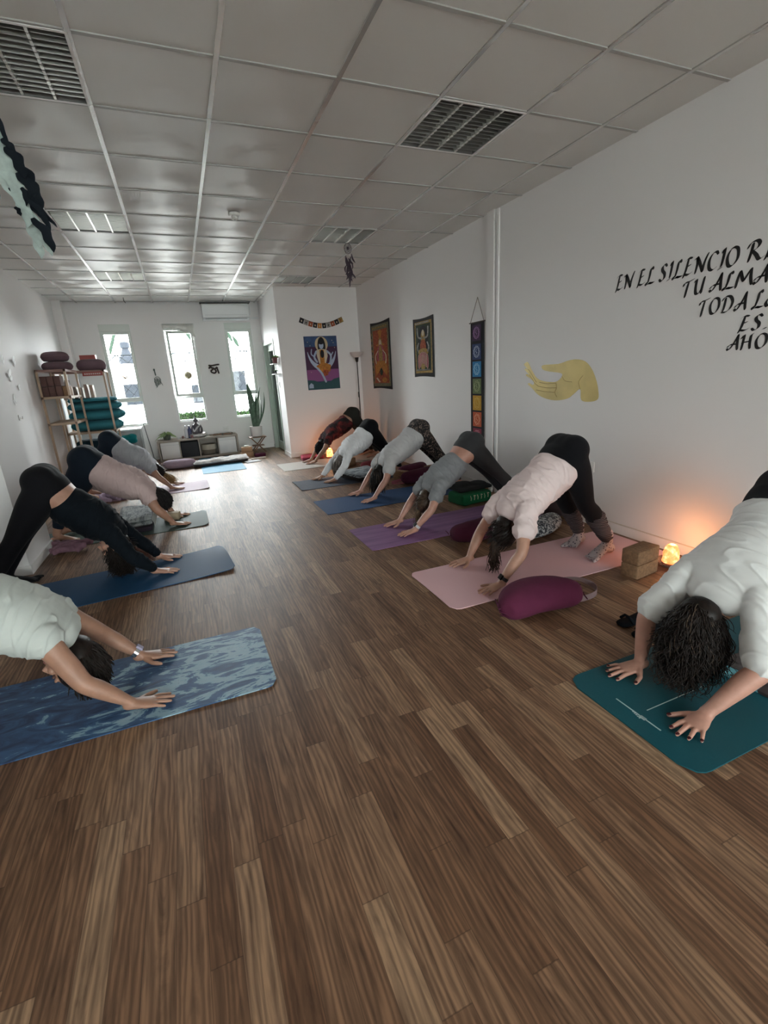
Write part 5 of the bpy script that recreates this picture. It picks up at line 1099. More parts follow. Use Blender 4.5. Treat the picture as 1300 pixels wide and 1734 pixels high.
# ================================================================ PEOPLE
def unit(v): v = np.array(v, float); return v/(np.linalg.norm(v)+1e-12)
def hand(mb, w, fd, side, k=1.0, z0=.006, spread=1.0):
    """flat hand: w wrist point on the floor plan (x,y); fd finger direction (unit, xy); side = which way the thumb lies (unit lateral)"""
    f = np.array([fd[0], fd[1], 0.]); f /= np.linalg.norm(f); th = np.array([side[0], side[1], 0.]); th -= f*np.dot(f, th); th /= np.linalg.norm(th)
    W = np.array([w[0], w[1], 0.]); up = np.array([0, 0, 1.])
    mb.tube([W+up*(z0+.036)-f*.02*k, W+up*(z0+.031)+f*.012*k, W+up*(z0+.024)+f*.045*k, W+up*(z0+.018)+f*.08*k], [.025*k, .029*k, .038*k, .041*k], 16, lat=th, rb=[.022*k, .021*k, .016*k, .012*k])
    tips = []
    for q, (off, ang, L, r) in enumerate([(.030, .13, .070, .0088), (.0105, .02, .079, .0090), (-.010, -.09, .073, .0086), (-.029, -.24, .057, .0077)]):
        a = ang*spread*1.15; d = f*math.cos(a)+th*math.sin(a); b = W+f*(.078-.006*abs(q-1))*k+th*off*k
        P = [b-d*.02+up*(z0+.016), b+up*(z0+.0175), b+d*L*.38*k+up*(z0+.0185), b+d*L*.72*k+up*(z0+.012), b+d*L*k+up*(z0+.008)]
        mb.tube(P, [r*1.0*k, r*1.06*k, r*1.08*k, r*.96*k, r*.78*k], 10, lat=th); tips.append((b+d*(L+.001)*k+up*(z0+.013), d, r*k))
    b = W+f*.020*k+th*.022*k; d1 = unit(f*.50+th*.85); d2 = unit(f*.85+th*.52)
    P = [b+up*(z0+.022), b+d1*.028*k+up*(z0+.018), b+d1*.046*k+up*(z0+.014), b+d1*.046*k+d2*.026*k+up*(z0+.011), b+d1*.046*k+d2*.047*k+up*(z0+.009)]
    mb.tube(P, [.017*k, .0135*k, .0105*k, .0105*k, .008*k], 10, lat=up); tips.append((P[-1]+up*.006+d2*.003, d2, .0095*k))
    return tips
def foot(mb, ank, toe, side, k=1.0, lift=.05, z0=.006, bare=True):
    """ank ankle joint (x,y,z), toe tip (x,y)"""
    A = np.array(ank, float); T = np.array([toe[0], toe[1], z0+.012]); f = np.array([T[0]-A[0], T[1]-A[1], 0]); L = np.linalg.norm(f); f /= L; lat = np.cross([0, 0, 1.], f)
    H = np.array([A[0], A[1], 0])-f*.035*k; H[2] = max(z0+.028, A[2]-.075)
    ball = np.array([T[0], T[1], z0+.017])-f*.055*k
    mb.ell(H, (.034*k, .030*k, .032*k), [f, lat, (0, 0, 1)], 14, 10)
    mid = (H+ball)/2+np.array([0, 0, .022])
    mb.tube([H, A*.45+H*.3+ball*.25+np.array([0, 0, -.006]), mid, ball], [.030*k, .034*k, .037*k, .043*k], 14, lat=lat, rb=[.03*k, .034*k, .026*k, .016*k])
    for q in range(5):
        o = (q-2)*.017*k*side; r = (.0125 if q == 0 else .0085-.0005*q)*k; l = (.058-.008*q*.9)*k
        mb.tube([ball+lat*o, ball+lat*o*1.12+f*l*.6+[0, 0, -.002], ball+lat*o*1.18+f*l+[0, 0, -.005]], [r*1.1, r, r*.8], 8, lat=lat)
def person(label, y, dr, hip, sh, wr, ank, toes, knee, elbows=None, head=None, head_y=0, girth=1.0, hk=1.0, armk=1.0, skinm=None, shirt=None, legs=None, hair=None, shirt_rng=(.16, 1.07), sleeve=.62, long_sleeve=False, leg_end=1.0, footwear=None, voxel=.006, spread=1.0, wr_amp=.006, loose=1.0, ly=.10, hand_turn=(0, 0), belly=0, back=.0, legging_top=.26, seed=1, extra=None):
    """dr: +1 when the feet are toward +x. wr/ank/toes: ((near),(far)) with near = smaller y"""
    t = thing('person', ((hip[0]+sh[0])/2, y, 0), label, 'person', 'people in downward-facing dog')
    H3 = np.array([hip[0], y, hip[1]]); S3 = np.array([sh[0], y, sh[1]]); L = np.linalg.norm(S3-H3); tt = (S3-H3)/L; Y = np.array([0, 1., 0]); d = np.cross(tt, Y); d = d if d[2] > 0 else -d
    g = girth; X = np.array([1., 0, 0]); Z = np.array([0, 0, 1.])
    if head is None: head = (sh[0]-dr*.045, sh[1]-.165)
    HC = np.array([head[0], y+head_y, head[1]]); hd = unit(HC-(S3-tt*.02)); fn = np.cross(hd, Y); fn = fn if fn[0]*dr > 0 else -fn
    # torso: (fraction, dorsal offset, half width, half depth)
    tor = [(-.20, .030, .105, .065), (-.10, .020, .152, .100), (.02, .012, .172, .118), (.15, .004, .166, .112), (.32, .002, .142, .098), (.46, .004, .134, .096), (.62, .004, .143, .103), (.78, .0, .155, .106), (.92, -.004, .160, .092), (1.02, -.006, .140, .066), (1.10, -.006, .085, .055)]
    def torso(mb, f0, f1, off=0, bl=0, extra_w=1.0, sag=0.0):
        rows = catmull(tor, 4); rows = [r for r in rows if f0 <= r[0] <= f1]; P = []; A = []; B = []
        for f, do, a, b in rows:
            mid = math.exp(-((f-.42)/.30)**2); b2 = b*g+off+belly*mid*.5+sag*mid*.5; P.append(H3+tt*L*f+d*(do+back*mid-belly*mid*.5-sag*mid*.6)); A.append((a*g+off)*extra_w); B.append(b2)
        mb.tube(P, A, 32, lat=Y, rb=B)
    def arm_pts(i):
        sgn = -1 if i == 0 else 1; w = np.array([wr[i][0], wr[i][1], .045]); s = S3+tt*.005+Y*sgn*.142*g**.5
        if elbows and elbows[i] is not None: e = np.array(elbows[i], float)
        else:
            span = np.linalg.norm(w-s); slack = math.sqrt(max(0, (.53*armk)**2-span*span))*.30; e = s*.49+w*.51+Y*sgn*min(.05, slack)+Z*(-.0)+X*dr*min(.02, slack*.3)
        return s, e, w, sgn
    def arm(mb, i, off=0, f1=1.0, flare=0, wid=1.0):
        s, e, w, sgn = arm_pts(i); st = s-tt*.06-Y*sgn*.035
        rows = [(*st, .050, .050), (*(s), .048, .052), (*(s*.7+e*.3), .044, .046), (*(s*.35+e*.65), .043, .043), (*(e), .037, .038), (*(e*.7+w*.3), .038, .037), (*(e*.35+w*.65), .031, .029), (*(w+(e-w)*.09), .025, .021), (*(w), .026, .020)]
        R = catmull(rows, 4)
        # arc length fractions from shoulder
        seg = np.r_[0, np.cumsum(np.linalg.norm(np.diff(R[:, :3], axis=0), axis=1))]; seg /= seg[-1]
        R = R[seg <= f1]; sg = seg[seg <= f1]/max(f1, 1e-6)
        ak = g**.6
        mb.tube(R[:, :3], [(r[3]*ak+off+flare*q**2)*wid for r, q in zip(R, sg)], 16, lat=Y, rb=[(r[4]*ak+off+flare*q**2)*wid for r, q in zip(R, sg)])
    def leg(mb, i, off=0, f1=1.0, f0=0):
        sgn = -1 if i == 0 else 1; h = H3+Y*sgn*.088*g; a = np.array([ank[i][0], ank[i][1], ank[i][2]]); kk = np.array([knee[0], (h[1]+a[1])/2, knee[1]]); gk = g
        rows = [(*(h+d*.01), .092*gk, .10*gk), (*(h*.72+kk*.28), .090*gk, .096*gk), (*(h*.35+kk*.65), .072*gk, .076*gk), (*(kk), .057*g**.6, .058*g**.6), (*(kk*.72+a*.28+X*dr*.012), .055*g**.7, .060*g**.7), (*(kk*.38+a*.62+X*dr*.006), .044*g**.6, .046*g**.6), (*(a+(kk-a)*.08), .033, .036), (*(a-[0, 0, .012]), .033, .036)]
        R = catmull(rows, 4); seg = np.r_[0, np.cumsum(np.linalg.norm(np.diff(R[:, :3], axis=0), axis=1))]; seg /= seg[-1]; R = R[(seg <= f1) & (seg >= f0)]
        mb.tube(R[:, :3], [r[3]+off for r in R], 20, lat=Y, rb=[r[4]+off for r in R])
    def seat(mb, off=0):
        for sgn in (-1, 1): mb.ell(H3+d*.035*g-tt*.055+Y*sgn*.060*g, ((.100*g+off), (.105*g+off), (.100*g+off)), [tt, Y, d], 20, 14)
        mb.ell(H3+d*.034*g-tt*.052, ((.100*g+off), (.11*g+off), (.104*g+off)), [tt, Y, d], 20, 14)
    # --- body
    b = MB(); torso(b, -.2, 1.1); seat(b); tips = []
    for i in (0, 1):
        arm(b, i); leg(b, i); s, e, w, sgn = arm_pts(i); fd = unit([-dr, hand_turn[i], 0]); tips += hand(b, (wr[i][0], wr[i][1]), fd, (0, -sgn), hk, spread=spread)
        b.ell(s-tt*.03, (.062*g**.5, .050*g**.5, .054*g**.5), [tt, Y, d], 16, 10)
        if footwear is None: foot(b, ank[i], toes[i], sgn*dr)
        else: b.ell(np.array(ank[i])-[0, 0, .02], (.03, .03, .035), nu=12, nv=8)
    # neck and head with features
    nb = S3+tt*.035; b.tube([nb-tt*.04, nb, nb*.45+HC*.55, HC-hd*.05], [.07, .056, .052, .055], 16, lat=Y, rb=[.055, .052, .052, .055])
    ax = [Y, fn, hd]
    b.ell(HC+hd*.018-fn*.008, (.074, .092, .098), ax, 24, 16); b.ell(HC-hd*.045+fn*.028, (.058, .062, .066), ax, 20, 14); b.ell(HC-hd*.088+fn*.052, (.026, .024, .022), ax, 14, 10)
    b.tube([HC+hd*.012+fn*.083, HC-hd*.012+fn*.096, HC-hd*.03+fn*.104, HC-hd*.036+fn*.090], [.007, .010, .015, .011], 10, lat=Y)
    for s in (-1, 1):
        b.ell(HC+Y*s*.076-hd*.012-fn*.006, (.010, .020, .032), ax, 12, 10); b.ell(HC+Y*s*.042-hd*.03+fn*.064, (.024, .018, .022), ax, 12, 8); b.ell(HC+Y*s*.030+hd*.024+fn*.078, (.022, .010, .008), ax, 10, 8)
    wp = np.array([[wr[0][0], wr[0][1], 0], [wr[1][0], wr[1][1], 0]])
    def wt(co):
        m_ = np.ones(len(co)); 
        for q in wp: m_ = np.where((np.linalg.norm(co[:, :2]-q[:2]-np.array([-dr*.07, 0]), axis=1) < .16) & (co[:, 2] < .08), .18, m_)
        m_ = np.where(np.linalg.norm(co-HC, axis=1) < .14, .45, m_); m_ = np.where((co[:, 2] < .09) & (m_ > .5), .3, m_); return m_
    body = remesh(b, 'body', voxel*.8, skinm, t, 7, wt)
    # eyes and lips
    for s in (-1, 1): MB().ell(HC+Y*s*.030+hd*.006+fn*.079, (.013, .008, .007), ax, 12, 8).build('closed_eye', mat('eyelid_line', (.10, .05, .04), .6), t)
    MB().tube([HC-Y*.022-hd*.062+fn*.082, HC-hd*.060+fn*.090, HC+Y*.022-hd*.062+fn*.082], [.003, .0065, .003], 8).build('lips', mat('lips', (.38, .13, .12), .45), t)
    # --- leggings
    c_ = MB(); torso(c_, -.2, legging_top, .004); seat(c_, .004)
    for i in (0, 1): leg(c_, i, .004, leg_end)
    remesh(c_, 'leggings', voxel*1.25, legs, t, 12)
    # --- shirt
    if shirt:
        s_ = MB(); torso(s_, shirt_rng[0], shirt_rng[1], .016, extra_w=1.02+.05*(loose-1), sag=.03*loose); sd = seed*3.1
        for i in (0, 1):
            s, e, w, sgn = arm_pts(i); s_.ell(s-tt*.040-Y*sgn*.008, (.088*g**.5, .068*g**.5, .068*g**.5), [tt, Y, d], 16, 10)
            if long_sleeve: arm(s_, i, .010, .955, .0)
            else: arm(s_, i, .014, sleeve*.56, .009*loose)
        tv = Vector(tt); dv = Vector(d)
        def wk(p):
            q = Vector(p)-Vector(H3); u = q.dot(tv); v_ = q.dot(dv); w_ = q[1]
            n1 = noise.noise(Vector((u*22+v_*9, w_*7, v_*8+sd))); n2 = noise.noise(Vector((u*9+sd, w_*10, v_*11))); n3 = noise.noise(Vector((u*38-v_*14, w_*15, v_*22+sd)))
            edge = min(1, max(0, (u/L-shirt_rng[0])/.06+.15)); r1 = max(0, 1-abs(n1)*4.0); return max(-.0015, wr_amp*(1.05*r1*r1+.8*n2+.6*n3+.35)*edge)
        remesh(s_, 'top' if long_sleeve else 't_shirt', voxel, shirt, t, 7, None, wk)
    # --- hair
    for hfun in (hair if isinstance(hair, list) else [hair]): hfun(t, HC, hd, fn, Y, dr, S3, tt, d, random.Random(seed*11+1))
    if footwear: footwear(t, ank, toes, dr, leg)
    if extra: extra(t, tips, arm_pts)
    return t
# ---- hair styles
def hairmat(name, col=None, col2=None): return MATS[name] if name in MATS else mat(name, col, .5, var=.5 if not col2 else 0, vscale=60, col2=col2, spec=.25)
def hair_cap(mb, HC, hd, fn, Y, k=1.0, low=1.0):
    ax = [Y, fn, hd]; mb.ell(HC+hd*.024-fn*.020, (.083*k, .089*k, .101*k), ax, 28, 20); mb.ell(HC-hd*.035-fn*.042, (.072*k, .058*k, .062*k*low), ax, 20, 14)
def strands(mb, rnd, roots, fall, n, L, r=.003, wave=.012, freq=30, spreadv=.3, seg=12, zmin=.012, curl=0):
    for i in range(n):
        p, nrm = roots(); p = np.array(p, float); v = unit(np.array(nrm)*.9+fall*.5); l = L*rnd.uniform(.65, 1.12); ph = rnd.uniform(0, 6.28); ph2 = rnd.uniform(0, 6.28); P = [p.copy()]; q = p.copy(); st = l/seg; fq = freq*rnd.uniform(.7, 1.3)
        sp = np.array([rnd.uniform(-1, 1), rnd.uniform(-1, 1), 0])*spreadv
        for s in range(seg):
            v = unit(v*.62+unit(fall+sp)*.38); q = q+v*st; a = fq*s*st; w = wave*(s+1)/seg
            o = np.array([math.sin(a+ph), math.cos(a*1.0+ph2), .35*math.sin(a+ph2)])*w
            z = q+o; 
            if z[2] < zmin: z[2] = zmin+rnd.random()*.01
            P.append(z)
        mb.tube(P, [r*.8]+[r*(1-.65*(s/seg)**1.5) for s in range(seg)], 4)
def scalp_roots(rnd, HC, hd, fn, Y, back=True, k=1.0, fmax=.25):
    def f():
        while True:
            u = unit([rnd.gauss(0, 1) for _ in range(3)]); w = Y*u[0]+fn*u[1]+hd*u[2]
            if np.dot(w, fn) < fmax and np.dot(w, hd) > -.93: break
        return HC+hd*.024-fn*.018+(Y*u[0]*.082+fn*u[1]*.088+hd*u[2]*.10)*k, w
    return f
def short_hair(m):
    def f(t, HC, hd, fn, Y, dr, S3, tt, d, rnd):
        mb = MB(); hair_cap(mb, HC, hd, fn, Y, 1.09); strands(mb, rnd, scalp_roots(rnd, HC, hd, fn, Y, k=1.05, fmax=.4), np.array([0, 0, -1.])*.5+hd*.6, 900, .055, .0032, .003, 30, .4, 5); mb.build('hair', m, t, True, 180)
    return f
def curly_hair(m, L=.22, n=420, L2=None, r=.004, m2=None, fmax=.25):
    def f(t, HC, hd, fn, Y, dr, S3, tt, d, rnd):
        mb = MB(); hair_cap(mb, HC, hd, fn, Y, 1.06); strands(mb, rnd, scalp_roots(rnd, HC, hd, fn, Y, fmax=fmax), np.array([0, 0, -1.]), n, L, r, .021, 52, .24, 16)
        def nape():
            u = unit([rnd.gauss(0, 1) for _ in range(3)]); w = Y*u[0]+fn*u[1]+hd*u[2]
            if np.dot(w, fn) > .1: w = w-fn*np.dot(w, fn)*2; u[1] = -abs(u[1])
            return HC-hd*.035-fn*.042+Y*u[0]*.072+fn*u[1]*.058+hd*u[2]*.062, w*.4+hd*.5
        strands(mb, rnd, nape, unit(hd*.5+np.array([0, 0, -1.])), n//3, L*.75, r, .016, 50, .2, 16)
        strands(mb, rnd, scalp_roots(rnd, HC, hd, fn, Y, fmax=.0), np.array([0, 0, -1.]), n//3, L*.42, r, .018, 80, .8, 10); mb.build('hair', m, t, True, 180)
        if m2: mb = MB(); strands(mb, rnd, scalp_roots(rnd, HC, hd, fn, Y), np.array([0, 0, -1.]), n//14, L*1.02, r, .018, 46, .22, 14); mb.build('light_hair_strands', m2, t, True, 180)
    return f
def ponytail(m, L=.26, n=130, side=0, loose=60, bun=False, wave=.008, m2=None, at=.9, r=.0035, puff=.018, fall=(0, 0, -1.)):
    fall = np.array(fall, float)
    def f(t, HC, hd, fn, Y, dr, S3, tt, d, rnd):
        mb = MB(); hair_cap(mb, HC, hd, fn, Y, 1.0); root = HC+hd*(.024+.09*at)-fn*.018-fn*.085*math.sqrt(max(0, 1-at*at))
        strands(mb, rnd, scalp_roots(rnd, HC, hd, fn, Y, k=1.0), unit(root-HC), loose, .06, .0028, .002, 20, .1, 5); mb.build('hair', m, t, True, 180)
        tl = MB()
        if bun:
            for k in range(26):
                u = unit([rnd.gauss(0, 1) for _ in range(3)]); v_ = unit(np.cross(u, [rnd.gauss(0, 1) for _ in range(3)])); c0 = root+unit(root-HC)*.018
                tl.tube([c0+(u*math.cos(a)+v_*math.sin(a))*.030 for a in np.linspace(0, 4.5, 10)], .006, 5)
            tl.ell(root+unit(root-HC)*.018, (.03, .03, .03)); tl.build('hair_bun', m2 or m, t, True, 180); return
        def rt():
            u = unit([rnd.gauss(0, 1) for _ in range(3)]); return root+u*puff*.8, unit(root-HC)+u*.3
        strands(tl, rnd, rt, fall, n, L, r, wave, 28, .10+puff*3, 14); tl.build('ponytail', m2 or m, t, True, 180)
        MB().tube([root+(np.cross(unit(root-HC), Y)*math.cos(a)+Y*math.sin(a))*.017+unit(root-HC)*.01 for a in np.linspace(0, 2*PI, 13)], .005, 6, cap=False).build('hair_tie', mat('tie_black', (.02, .02, .02), .7), t)
    return f
def long_hair(m, L=.26, n=260, wave=.006, m2=None):
    def f(t, HC, hd, fn, Y, dr, S3, tt, d, rnd):
        mb = MB(); hair_cap(mb, HC, hd, fn, Y, 1.03); strands(mb, rnd, scalp_roots(rnd, HC, hd, fn, Y), np.array([0, 0, -1.]), n, L, .0036, wave, 22, .12, 12); mb.build('hair', m, t, True, 180)
        if m2: mb = MB(); strands(mb, rnd, scalp_roots(rnd, HC, hd, fn, Y), np.array([0, 0, -1.]), n//4, L, .0036, wave, 22, .14, 12); mb.build('light_hair_strands', m2, t, True, 180)
    return f
def watch(i, strapm, face, fm=None, at=.16):
    def f(t, tips, arm_pts):
        s, e, w, sgn = arm_pts(i); a = unit(e-w); c0 = w+(e-w)*at; Yv = np.array([0, 1., 0]); n1 = unit(Yv-a*np.dot(Yv, a)); n2 = np.cross(a, n1); n2 = n2 if n2[2] > 0 else -n2
        wt_ = MB(); wt_.tube([c0-a*.011, c0-a*.008, c0+a*.008, c0+a*.011], [.0315]*4, 20, lat=n1, rb=[.028]*4, cap=False); sb = wt_.build('watch_strap', strapm, t)
        fc = MB(); q = c0+n2*.029; fc.add([q+n1*x+a*z+n2*h for x, z, h in [(-.016, -.018, -.004), (.016, -.018, -.004), (.016, .018, -.004), (-.016, .018, -.004), (-.014, -.016, .006), (.014, -.016, .006), (.014, .016, .006), (-.014, .016, .006)]], [(0, 3, 2, 1), (4, 5, 6, 7), (0, 1, 5, 4), (1, 2, 6, 5), (2, 3, 7, 6), (3, 0, 4, 7)]); fc.build('watch_case', face, sb)
    return f
for _n, _c in (('hair_dark', (.016, .010, .008)), ('hair_black', (.012, .010, .010)), ('hair_ash', (.085, .055, .038))): hairmat(_n, _c)
SK1 = skin('skin_light', (.48, .265, .19)); SK2 = skin('skin_tan', (.40, .215, .145)); SK3 = skin('skin_rosy', (.50, .265, .20))
LB = fabric('leggings_black', (.007, .007, .009), .1, .85, .08, 60, .05); LN = fabric('leggings_navy', (.010, .016, .026), .1, .85, .08, 60, .05); LG = fabric('leggings_grey', (.040, .041, .044), .1, .8, .08, 60, .05)
LF = spotted('leggings_floral', (.009, .008, .009), (.20, .15, .125), 42, .57)
def socks(m, cuffs=None, dots=None):
    def f(t, ank, toes, dr, leg):
        for i in (0, 1):
            mb = MB(); foot(mb, ank[i], toes[i], (-1 if i == 0 else 1)*dr, 1.16); A = np.array(ank[i]); mb.tube([A-[0, 0, .03], A+[-dr*.004, 0, .05]], [.038, .039], 16, lat=(0, 1, 0)); mb.v = [(x, y, max(z, .006)) for x, y, z in mb.v]
            remesh(mb, 'sock', .005, m, t, 5)
        if cuffs:
            for i in (0, 1):
                mb = MB(); leg(mb, i, .012, .97, .66); remesh(mb, 'leg_warmer', .006, cuffs, t, 4, None, lambda p: .004*math.sin(p[2]*150+8*noise.noise(Vector(p)*9)))
    return f
def stripes(name, c1, c2, s=60):
    m = mat(name, rough=.9); N = NT(m); b = N.n['Principled BSDF']; tc = N.new('ShaderNodeTexCoord'); w = N.new('ShaderNodeTexWave', wave_type='BANDS', bands_direction='Z'); N.l.new(tc.outputs['Object'], w.inputs['Vector']); w.inputs['Scale'].default_value = s/6.28; w.inputs['Distortion'].default_value = 2; w.inputs['Detail'].default_value = 2
    N.l.new(N.ramp(w.outputs[1], [(.6, c1), (.85, c2)]), b.inputs['Base Color']); return m
def mkdots():
    m = mat('sock_dots', rough=.9); N = NT(m); b = N.n['Principled BSDF']; tc = N.new('ShaderNodeTexCoord'); v_ = N.new('ShaderNodeTexVoronoi'); N.l.new(tc.outputs['Object'], v_.inputs['Vector']); v_.inputs['Scale'].default_value = 52; N.l.new(N.ramp(v_.outputs['Distance'], [(.26, (.06, .04, .07)), (.32, (.42, .37, .38))]), b.inputs['Base Color']); return m
# RIGHT ROW, nearest first
def nails(t, tips, arm_pts):
    for c_, d_, r in tips: MB().ell(c_-d_*.004, (r*.78, r*1.05, r*.42), [unit(np.cross(d_, [0, 0, 1])), d_, (0, 0, 1)], 10, 8).build('fingernail', mat('nail_dark_red', (.06, .008, .012), .25), t)
person('woman with long dark curly hair in a white t-shirt on the teal mat', 1.125, 1, (2.38, .70), (1.955, .43), ((1.655, .945), (1.715, 1.285)), ((2.88, .99, .10), (2.88, 1.24, .10)), ((2.66, .97), (2.66, 1.27)), (2.66, .40),
    elbows=[(1.83, .875, .235), (1.80, 1.335, .24)], head=(1.835, .29), girth=1.10, hk=1.02, skinm=SK3, shirt=fabric('tee_white', (.76, .77, .76), .05, bump=.15, bscale=14), legs=LB, hair=curly_hair(hairmat('hair_dark', (.016, .010, .008)), .20, 1900, m2=hairmat('hair_highlight', (.09, .06, .04)), r=.0024), sleeve=.92, voxel=.005, spread=1.5, wr_amp=.0046, loose=1.7, hand_turn=(-.12, .22), seed=1, extra=nails)
person('woman in a pale pink t-shirt, black leggings and dotted socks on the pale pink mat', 2.49, 1, (2.345, .735), (1.94, .455), ((1.675, 2.265), (1.735, 2.725)), ((2.69, 2.375, .115), (2.67, 2.63, .115)), ((2.47, 2.33), (2.52, 2.58)), (2.475, .405),
    elbows=[(1.81, 2.235, .235), (1.84, 2.735, .22)], head=(1.90, .30), skinm=SK1, shirt=fabric('tee_blush', (.76, .63, .62), .06, bump=.2, bscale=16), legs=LB, hair=ponytail(hairmat('hair_brown_black', (.018, .012, .010)), .20, 170, wave=.014, loose=160, at=.72, m2=hairmat('hair_brown', (.05, .028, .018)), puff=.022), footwear=socks(mkdots(), stripes('warmer_stripe', (.010, .009, .011), (.14, .11, .12), 200)), leg_end=.82, voxel=.005, loose=1.5, sleeve=.62, wr_amp=.0075, hand_turn=(-.05, .1), seed=2, extra=watch(0, mat('watch_black', (.01, .01, .012), .4), mat('watch_face', (.01, .01, .012), .15)))
person('woman in a short grey t-shirt and dark grey leggings on the purple mat', 3.67, 1, (2.345, .665), (1.965, .385), ((1.69, 3.515), (1.69, 3.83)), ((2.88, 3.55, .10), (2.88, 3.80, .10)), ((2.67, 3.54), (2.67, 3.82)), (2.615, .40),
    head=(1.915, .235), girth=.88, skinm=SK3, shirt=fabric('tee_grey', (.25, .26, .275), .08, bump=.2, bscale=18), legs=LG, hair=ponytail(hairmat('hair_ash', (.085, .055, .038)), .15, 130, at=.8, m2=hairmat('hair_blond', (.24, .16, .10)), wave=.01, puff=.02), shirt_rng=(.36, 1.07), legging_top=.12, sleeve=.60, voxel=.006, hand_turn=(0, .1), seed=3, extra=watch(0, mat('watch_white', (.62, .62, .62), .4), mat('watch_face', (.01, .01, .012), .15)))
person('woman in a light grey t-shirt and dark floral leggings on the plain blue mat', 4.94, 1, (2.46, .68), (2.055, .415), ((1.80, 4.745), (1.785, 5.145)), ((2.93, 4.82, .10), (2.93, 5.06, .10)), ((2.72, 4.80), (2.72, 5.08)), (2.70, .39),
    head=(1.985, .255), girth=.95, skinm=SK3, shirt=fabric('tee_heather', (.52, .52, .525), .08, bump=.2, bscale=18), legs=LF, hair=long_hair(hairmat('hair_black', (.012, .010, .010)), .17, 260, m2=hairmat('hair_ash')), sleeve=.60, voxel=.0065, loose=1.4, shirt_rng=(.10, 1.07), seed=4, hand_turn=(-.1, .05))
person('woman with grey-blond hair in a white long-sleeved top and black trousers on the slate mat', 6.13, 1, (2.30, .615), (1.96, .375), ((1.73, 5.985), (1.635, 6.285)), ((2.70, 6.02, .10), (2.70, 6.25, .10)), ((2.50, 6.0), (2.50, 6.27)), (2.52, .35),
    head=(1.885, .225), girth=1.0, skinm=SK2, shirt=fabric('top_white', (.78, .79, .81), .05, bump=.15, bscale=16), legs=LB, hair=long_hair(hairmat('hair_grey', (.20, .17, .15)), .12, 240, m2=hairmat('hair_dark')), long_sleeve=True, voxel=.007, loose=1.8, shirt_rng=(.12, 1.07), seed=5, armk=.9)
def redprint(): 
    m = mat('top_red', rough=.9); N = NT(m); b = N.n['Principled BSDF']; tc = N.new('ShaderNodeTexCoord'); n = N.noise(tc.outputs['Object'], 7, 3, .6, 1.0); N.l.new(N.ramp(n, [(.42, (.012, .008, .010)), (.56, (.10, .010, .014)), (.72, (.26, .03, .02))]), b.inputs['Base Color']); return m
person('woman in a black and red patterned top on the off-white mat by the alcove', 7.62, 1, (2.58, .70), (2.14, .42), ((1.865, 7.53), (1.855, 7.76)), ((2.95, 7.50, .10), (2.95, 7.75, .10)), ((2.74, 7.48), (2.74, 7.77)), (2.80, .38),
    head=(2.055, .27), girth=.98, skinm=SK2, shirt=redprint(), legs=fabric('leggings_olive', (.030, .030, .026)), hair=short_hair(hairmat('hair_black')), sleeve=.55, voxel=.008, loose=1.3, shirt_rng=(.22, 1.07), legging_top=.14, seed=6)
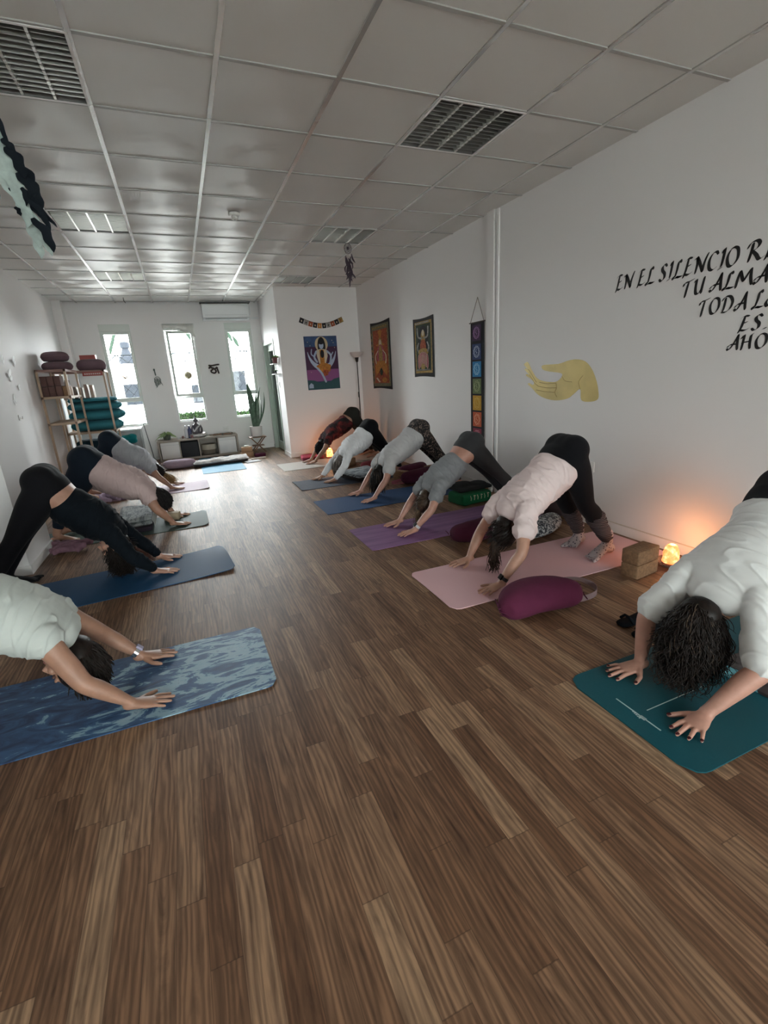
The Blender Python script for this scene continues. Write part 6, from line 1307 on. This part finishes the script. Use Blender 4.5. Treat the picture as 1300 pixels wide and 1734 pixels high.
# LEFT ROW, nearest first
person('person with short dark hair, silver watch and pale green t-shirt on the marbled mat', 2.265, -1, (-1.07, .72), (-.67, .385), ((-.405, 2.06), (-.395, 2.465)), ((-1.54, 2.15, .10), (-1.54, 2.40, .10)), ((-1.35, 2.13), (-1.35, 2.42)), (-1.34, .38),
    elbows=[(-.560, 2.06, .195), (-.53, 2.485, .185)], head=(-.625, .21), head_y=-.03, girth=1.02, hk=1.03, skinm=SK2, shirt=fabric('tee_sage', (.56, .60, .57), .06, bump=.25, bscale=20), legs=LN, hair=short_hair(hairmat('hair_dark')), sleeve=.24, voxel=.0045, spread=.8, loose=2.4, hand_turn=(0, .05), seed=7, extra=watch(1, mat('chrome'), mat('watch_glass', (.35, .33, .45), .1)))
person('woman all in black long sleeves and leggings on the navy mat', 3.86, -1, (-.96, .725), (-.62, .375), ((-.375, 3.705), (-.355, 4.03)), ((-1.395, 3.70, .11), (-1.37, 4.02, .11)), ((-1.20, 3.69), (-1.18, 4.08)), (-1.195, .40),
    head=(-.625, .225), girth=1.05, skinm=SK1, shirt=fabric('top_black', (.006, .009, .013), .1, bump=.15, bscale=22), legs=LB, hair=[curly_hair(hairmat('hair_dark'), .13, 900, r=.0028, fmax=.85), ponytail(hairmat('hair_dark'), .15, 260, at=.2, loose=20, wave=.014, m2=hairmat('hair_auburn', (.09, .028, .016)), puff=.03, fall=(.75, 0, -1), r=.003)], long_sleeve=True, footwear=socks(LB), voxel=.006, loose=1.2, shirt_rng=(.31, 1.07), legging_top=.12, seed=8, hand_turn=(-.05, .05))
person('woman in a dusty pink t-shirt and navy leggings on the dark green mat', 5.20, -1, (-.91, .675), (-.48, .395), ((-.265, 5.005), (-.265, 5.40)), ((-1.27, 5.06, .10), (-1.27, 5.33, .10)), ((-1.08, 5.03), (-1.08, 5.36)), (-1.14, .36),
    head=(-.40, .285), girth=1.27, skinm=SK2, shirt=fabric('tee_mauve', (.54, .415, .40), .06, bump=.2, bscale=16), legs=LN, hair=short_hair(hairmat('hair_black')), sleeve=.60, voxel=.0065, loose=1.5, shirt_rng=(.12, 1.07), leg_end=.90, seed=9)
person('woman with a golden curly ponytail in a pale grey t-shirt on the lilac mat', 7.08, -1, (-.93, .68), (-.55, .385), ((-.30, 6.88), (-.30, 7.27)), ((-1.32, 6.95, .10), (-1.32, 7.20, .10)), ((-1.12, 6.93), (-1.12, 7.22)), (-1.17, .37),
    head=(-.48, .26), girth=1.12, skinm=SK2, shirt=fabric('tee_silver', (.36, .37, .39), .06, bump=.2, bscale=16), legs=LN, hair=ponytail(hairmat('hair_black'), .15, 320, at=.9, wave=.022, m2=hairmat('hair_golden', (.34, .20, .08)), puff=.04, fall=(.7, 0, -.8), r=.004), sleeve=.60, voxel=.008, loose=1.5, shirt_rng=(.12, 1.07), leg_end=.92, seed=10)
